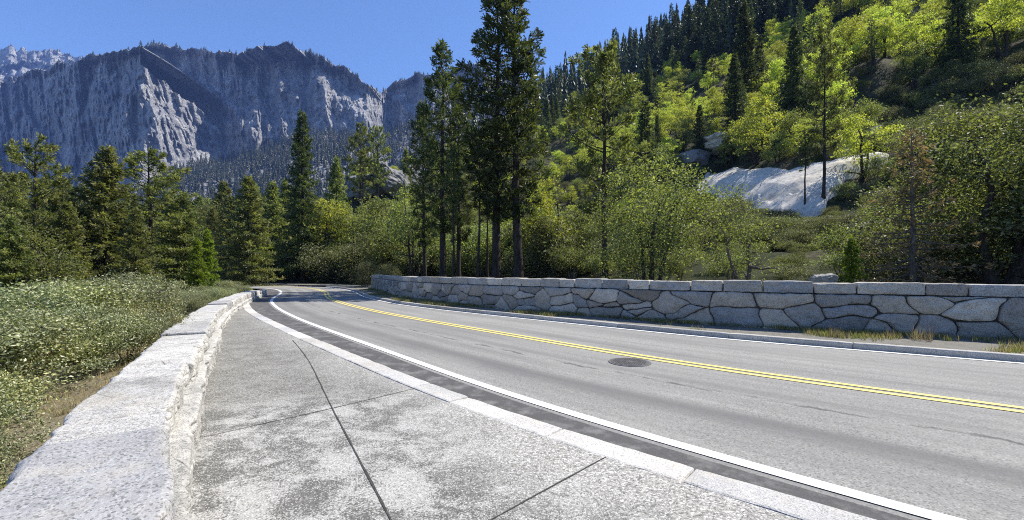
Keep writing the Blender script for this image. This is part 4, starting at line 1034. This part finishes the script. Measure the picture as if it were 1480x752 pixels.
for i in range(900):
    s = rs.uniform(LS[0]+1, LS[-1]); d = rs.uniform(1.1, 2.6); j = int(np.argmin(np.abs(LS-s))); x, y = LW[j]+LN[j]*d
    if y < 2.2 or x/y < -1.5 or 13 < y < 15.5: continue
    h = rs.uniform(.75, 1.25)*(.75+.2*d)*.85; wmax = (d-.52)/(1.0*h/1.35)
    if vnoise(x*.5+9, y*.5) < -.2 or not free(x, y, 1.35, "manzlow"): continue
    if len([1 for p in PLANTS if p[1] == "manz"]) > 235: break
    plant('manz', "manzanita_shrub", "shrub", x, y, h, "manz", wide=min(wmax, rs.uniform(.95, 1.25)))
# understory trees and bushes filling the far left bank
for i in range(5000):
    Y = rs.uniform(14, 120); u = rs.uniform(-1.5, -.52); x = u*Y; d = -signed(LEFT, [x], [Y])[0]; d2 = signed(FOOT, [x], [Y])[0]
    if not (d > 8.0 or d2 > 2.5): continue
    n_ = len([1 for p in PLANTS if p[1] in ("leftfir", "leftoak")])
    if n_ > 190: break
    if not free(x, Y, 2.7 if d > 8 else 4.2, "lefttree"): continue
    z = gz(x, Y); top = np.interp(CX+F*u, [-150, 0, 120, 180, 260, 330, 420], [285, 290, 300, 310, 315, 300, 285])+rs.uniform(-45, 60); h = EYE+(HY-top)/F*Y-z
    if rs.rand() < .68: plant('fir', "fir_tree", "tree", x, Y, h, "leftfir", wide=rs.uniform(.75, 1.05))
    else: plant('oakdull', "leafy_tree", "tree", x, Y, h*.85, "leftoak", wide=.9)

# ------------------------------------------------------------------ rocks on the hillside
def patch(name, poly, mt, label, cat, thick=.5, rough=.25, n=90, seed=0, back=0.0):
    """bedrock rising out of the slope: the outline lies on the ground, the surface bulges and breaks up"""
    xs = [p[0] for p in poly]; ys = [p[1] for p in poly]
    gx = np.linspace(min(xs), max(xs), n); gy = np.linspace(max(ys), min(ys), n)
    wp = np.full((n, n, 3), np.nan)
    GX, GY = np.meshgrid(gx, gy); ins = np.array([[inside(gx[b_], gy[a_], poly) for b_ in range(n)] for a_ in range(n)])
    u = (GX[ins]-CX)/F; e = (HY-GY[ins])/F; Yh = np.full(u.shape, np.nan); prev = np.zeros(u.shape)
    for Yq in np.geomspace(14, 160, 140):
        m = np.isnan(Yh); dz = ground(u*Yq, np.full(u.shape, Yq))-(EYE+e*Yq)
        hit = m & (dz > 0); Yh[hit] = (Yq-(Yq-Yq/1.0177)*dz[hit]/np.maximum(dz[hit]-prev[hit], 1e-3)); prev = dz
        if not np.isnan(Yh).any(): break
    wp[ins] = np.stack([u*Yh, Yh, ground(u*np.nan_to_num(Yh), np.nan_to_num(Yh))], -1)
    ok = ~np.isnan(wp[...,0])
    d = np.zeros((n, n)); cur = ok.copy()
    for k in range(14):
        d += cur; e = cur.copy(); e[1:] &= cur[:-1]; e[:-1] &= cur[1:]; e[:,1:] &= cur[:,:-1]; e[:,:-1] &= cur[:,1:]; e[0] = e[-1] = False; e[:,0] = e[:,-1] = False; cur = e
    dpx = np.full((n, n), 1e9)
    for (xa, ya), (xb, yb) in zip(poly, poly[1:]+poly[:1]):
        tq = np.clip(((GX-xa)*(xb-xa)+(GY-ya)*(yb-ya))/((xb-xa)**2+(yb-ya)**2), 0, 1); dpx = np.minimum(dpx, np.hypot(GX-xa-tq*(xb-xa), (GY-ya-tq*(yb-ya))*1.6))
    d = 1+np.where(ok, dpx*np.nan_to_num(wp[...,1])/F, 0)*2.5
    Xp, Yp = np.nan_to_num(wp[...,0]), np.nan_to_num(wp[...,1])
    nz = fbm(Xp*.8+seed, Yp*.8, oct=4)*rough*.35+fbm(Xp*.1+seed, Yp*.1, oct=2)*rough*1.2
    for q in range(4):                                               # low risers where a sheet has flaked off
        th_ = .5+.5*q; ln_ = Xp*math.cos(th_)+Yp*math.sin(th_)+fbm(Xp*.22+q*7, Yp*.22, oct=4)*3.0
        nz = nz+.11-.16*smooth01((ln_-np.median(ln_[ok])-(q-1.5)*3.0)/.35)
    wp[...,2] += thick*(1-np.exp(-(d-1)/6.0))-.35*np.exp(-(d-1)/1.0)+nz*np.clip((d-1)/5, 0, 1)
    idx = -np.ones((n, n), int); idx[ok] = np.arange(ok.sum())
    f = np.stack([idx[:-1,:-1], idx[:-1,1:], idx[1:,1:], idx[1:,:-1]], -1).reshape(-1,4); f = f[(f >= 0).all(1)]
    c = wp[ok].mean(0); o = link(name, mesh_np(name, wp[ok]-c, [f], [mt], smooth=False), None, tuple(c)); return tag(o, label, cat)
patch("granite_slab", SLAB, M['slab'], "large pale sunlit granite slab on the hillside above the wall", "rock", 1.05, .16, 150, 1)
def boulder(px, py, Y, sx_, sy_, sz_, label, mt='boulder', seed=0, z=None, rot=0, n=24, amp=.22, group=None):
    v, f = CUBES[n]; q = round_box(v, 1, 1, 1, .55)
    nn = np.stack([fbm(q[:,0]*1.1+seed*5+k*9, q[:,1]*1.1+seed, q[:,2]*1.1, oct=4) for k in range(3)], 1)
    q = q+nn*amp; cut = ridged(q[:,0]*1.5+seed, q[:,1]*1.5, q[:,2]*2.2, oct=3); q = q*(1-.06*np.maximum(cut, 0))[:,None]
    q = q*np.array([sx_, sy_, sz_]); x = (px-CX)/F*Y; zc_ = EYE+(HY-py)/F*Y if z is None else z
    o = link("boulder", mesh_np("boulder", q, [f], [M[mt]], smooth=False), None, (x, Y, zc_)); o.rotation_euler = (0, 0, rot); return tag(o, label, "rock", group)
for (px, py, w_, h_, lb, mt, sd_) in (
    (1046, 212, 34, 12, "flat pale boulder overhanging a dark hollow above the slab's left end", 'slab', 1),
    (1000, 234, 22, 12, "dark broken rock at the upper left corner of the slab", 'boulder', 2),
    (1252, 204, 22, 16, "grey upright rock above the slab's right end", 'boulder', 3),
    (1213, 222, 14, 8, "small grey rock on the slab's upper edge", 'boulder', 8),
    (1345, 205, 16, 8, "grey rock among shrubs right of the slab", 'boulder', 9)):
    h = raycast(px, py+h_*.5); Y = h[1]; m = Y/F
    boulder(px, py, Y, w_*m, w_*m*.8, h_*m*1.1, lb, mt, sd_, None, .3*sd_)
for (px, py, w_, h_, lb, sd_) in ((528, 272, 24, 14, "dark jagged outcrop rock, left part below the two greyish pines", 4), (563, 262, 26, 17, "grey fractured outcrop rock, middle and largest of three at the bend", 5), (592, 256, 18, 15, "grey outcrop rock, right part beside the tall pines", 6)):
    h = raycast(px, py+h_); Y = 86 if h is None else h[1]; m = Y/F; boulder(px, py, Y, w_*m, 3, h_*m*1.15, lb, 'boulder', sd_, None, .2*sd_, 24, .3)
boulder(1192, 405, 15.4, .34, .34, .22, "rounded pale boulder peeping over the wall below the slab", 'coping_right', 7, None, .2)

# ------------------------------------------------------------------ grass along the verge and on the left bank
def grass(name, pts, hmin, hmax, mt, seed, blades=9):
    rs = np.random.RandomState(seed); p = np.repeat(np.asarray(pts), blades, 0); p[:,:2] += rs.normal(0, .035, (len(p),2))
    a_ = rs.uniform(0, 6.28, len(p)); h = rs.uniform(hmin, hmax, len(p)); lean = rs.uniform(.1, .7, len(p))*h; w_ = rs.uniform(.003, .007, len(p))
    dx, dy = np.cos(a_), np.sin(a_); v0 = p+np.c_[-dy*w_, dx*w_, 0*w_]; v1 = p-np.c_[-dy*w_, dx*w_, 0*w_]; v2 = p+np.c_[dx*lean, dy*lean, h]
    v = np.stack([v0, v1, v2], 1).reshape(-1,3); i = np.arange(len(p))[:,None]*3
    return tag(link(name, mesh_np(name, v, [np.concatenate([i, i+1, i+2], 1)], [M[mt]])), kind="stuff")
gp, gd = [], []; rs = np.random.RandomState(31)
for i in range(26000):
    j = rs.randint(i_w0, i_we); jf = rs.rand(); wv = o_rw[j]-.02-(o_fk[j]+.22)
    t = rs.rand(); off = o_fk[j]+.22+wv*t; q = (C[j]+CN[j]*off)*(1-jf)+(C[j+1]+CN[j+1]*off)*jf
    dn = fbm(q[0]*.8, q[1]*.8, oct=3)+(.45 if t > .8 else 0)
    if rs.rand() > (dn+.05)*1.3: continue
    (gp if rs.rand() < .6 else gd).append((q[0], q[1], .115+.05*t))
grass("verge_grass", gp, .03, .13, 'grass', 1); grass("dry_verge_grass", gd, .04, .15, 'drygrass', 2, 6)
gp = []
for i in range(9000):
    s = rs.uniform(LS[0], LS[-1]); d = .65+rs.rand()**1.5*4; j = int(np.argmin(np.abs(LS-s))); q = LW[j]+LN[j]*d
    if fbm(q[0]*1.2, q[1]*1.2, oct=2) > -.1: gp.append((q[0], q[1]))
gp = np.array(gp); grass("bank_grass", np.c_[gp, ground(gp[:,0], gp[:,1])-.01], .03, .13, 'drygrass', 4, 7)
for (px, py, h) in ((1322, 486, .34), (1340, 488, .42), (1208, 482, .28), (868, 446, .25), (716, 435, .3), (1290, 484, .24)):
    x, y = P(px, py+4, .15); pr = project((x, y)); rs2 = np.random.RandomState(px)
    g = grass("weed_clump", np.c_[x+rs2.normal(0,.06,26), y+rs2.normal(0,.04,26), np.full(26, .14)], h*.4, h, 'drygrass', px, 2)
    if "kind" in g: del g["kind"]
    PLANTS.append((tag(g, None, "weeds"), "weeds", None, None, x/y))

print(Counter(p[1] for p in PLANTS))
# ------------------------------------------------------------------ labels
BUCKET = {
 'chap': ("rounded grey-green chaparral shrub on the steep right hillside", "chaparral shrubs on the hillside"),
 'thicket': ("dull green leafy shrub in the thicket just behind the rubble wall", "thicket shrubs behind the wall"),
 'bendfir': ("green fir on the rise above the road bend", "firs above the road bend"),
 'bendoak': ("dull olive oak on the rise above the road bend", "olive oaks above the road bend"),
 'bendspring': ("yellow-green spring oak on the rise above the road bend", "spring oaks above the road bend"),
 'spring': ("bright yellow-green spring oak on the sunny right hillside", "spring oaks on the hillside"),
 'dull': ("dull olive-green oak among the hillside spring oaks", "olive oaks on the hillside"),
 'thin': ("thin half-bare pine among the hillside oaks", "thin pines on the hillside"),
 'hillfir': ("dark fir standing among the hillside oaks", "firs among the hillside oaks"),
 'farcon': ("dark blue-green conifer in the forest near the right skyline", "dark conifers near the skyline"),
 'manz': ("grey-green manzanita shrub with dense small leaves beside the low parapet", "manzanita shrubs beside the parapet"),
 'bankbrush': ("dark green leafy bush among the manzanita beside the low parapet", "dark bushes beside the parapet"),
 'under': ("low green bush under the hillside oaks", "undergrowth bushes on the hillside"),
 'leftfir': ("green fir filling the left bank behind the manzanita shrubs", "firs on the left bank"),
 'leftoak': ("olive leafy tree among the firs on the left bank", "leafy trees on the left bank"),
 'weeds': ("dry tuft of straw-coloured weeds at the foot of the rubble wall", "weed clumps at the wall foot"),
}
UNITS = "first second third fourth fifth sixth seventh eighth ninth tenth eleventh twelfth thirteenth fourteenth fifteenth sixteenth seventeenth eighteenth nineteenth".split()
def ordinal(i):
    if i < 19: return UNITS[i]
    t, u = divmod(i+1, 10); names = ["", "", "twent", "thirt", "fort", "fift", "sixt", "sevent", "eight", "ninet"]
    return names[t]+"ieth" if u == 0 else names[t]+"y-"+UNITS[u-1]
SLOPE = [(620, "above the road bend"), (765, "behind the tall pines"), (900, "right of the tall pines"), (1000, "above the big olive oak"), (1130, "above the slab's left half"), (1290, "above the slab's right half"), (9999, "above the brown conifer")]
WALL_ = [(765, "below the tall pines"), (900, "right of the tall pines"), (1020, "around the big olive oak"), (1160, "below the slab"), (1290, "by the bright young conifer"), (9999, "near the dark live oak")]
BEND = [(470, "left of the dark spire fir"), (540, "below the two grey pines"), (9999, "near the dark outcrop")]
SHORT = {
 'chap': ("rounded grey-green chaparral shrub", SLOPE, 3), 'thicket': ("leafy green shrub behind the wall", WALL_, 2), 'bendfir': ("green fir on the rise", BEND, 2), 'bendoak': ("dull olive leafy tree on the rise", BEND, 1),
 'bendspring': ("yellow-green oak on the rise", BEND, 1), 'spring': ("yellow-green spring oak", SLOPE, 3), 'dull': ("dull olive-green leafy tree", SLOPE, 3), 'thin': ("thin half-bare pine", SLOPE, 2), 'hillfir': ("dark fir among the oaks", SLOPE, 2),
 'farcon': ("dark forest conifer", SLOPE, 3), 'manz': ("pale-leaved manzanita shrub", [(9999, "beside the low parapet")], 3), 'leftfir': ("green fir on the left bank", [(150, "before the pointed fir"), (9999, "past the pointed fir")], 2),
 'leftoak': ("olive leafy tree on the left bank", [(150, "before the pointed fir"), (9999, "past the pointed fir")], 1), 'bankbrush': ("dark leafy bush among manzanita", [(9999, "beside the low parapet")], 1), 'under': ("low green bush", SLOPE, 3), 'weeds': ("dry straw-coloured weeds", [(9999, "at the rubble wall's foot")], 1)}
ROWS = {1: [""], 2: ["nearer row, ", "farther row, "], 3: ["nearest row, ", "middle row, ", "farthest row, "]}
for key, (lab, cols, nrow) in SHORT.items():
    mem = [p for p in PLANTS if p[1] == key]; x_prev = -9e9
    for xc, phrase in cols:
        col = sorted([p for p in mem if x_prev <= CX+F*p[4] < xc], key=lambda p: p[0].location.y); x_prev = xc
        for r in range(nrow):
            row = sorted(col[len(col)*r//nrow:len(col)*(r+1)//nrow], key=lambda p: p[4])
            for i, p in enumerate(row):
                p[0]["group"] = BUCKET[key][1]; p[0]["label"] = "%s %s, %s%s from left" % (lab, phrase, ROWS[nrow][r], ordinal(i))
for root, b, lab, grp, _ in PLANTS:
    if lab: root["label"] = lab
    if grp: root["group"] = grp

# ------------------------------------------------------------------ the air of the valley
m, nn_, out = mat("valley_haze"); k = N(nn_); pv = k.new("ShaderNodeVolumePrincipled"); pv.inputs["Color"].default_value = HAZE_COLOR
pv.inputs["Density"].default_value = HAZE_DENSITY; pv.inputs["Anisotropy"].default_value = 0.0; k.L(pv.outputs[0], out.inputs["Volume"])
x0, x1, y0, y1, z0, z1 = -3400, 2450, -2450, 3100, -60, 1500
hv = [(x, y, z) for x in (x0, x1) for y in (y0, y1) for z in (z0, z1)]
hf = np.array([[0,1,3,2],[4,6,7,5],[0,4,5,1],[2,3,7,6],[0,2,6,4],[1,5,7,3]])
tag(link("haze", mesh_np("haze", np.array(hv, float), [hf], [m])), kind="stuff")
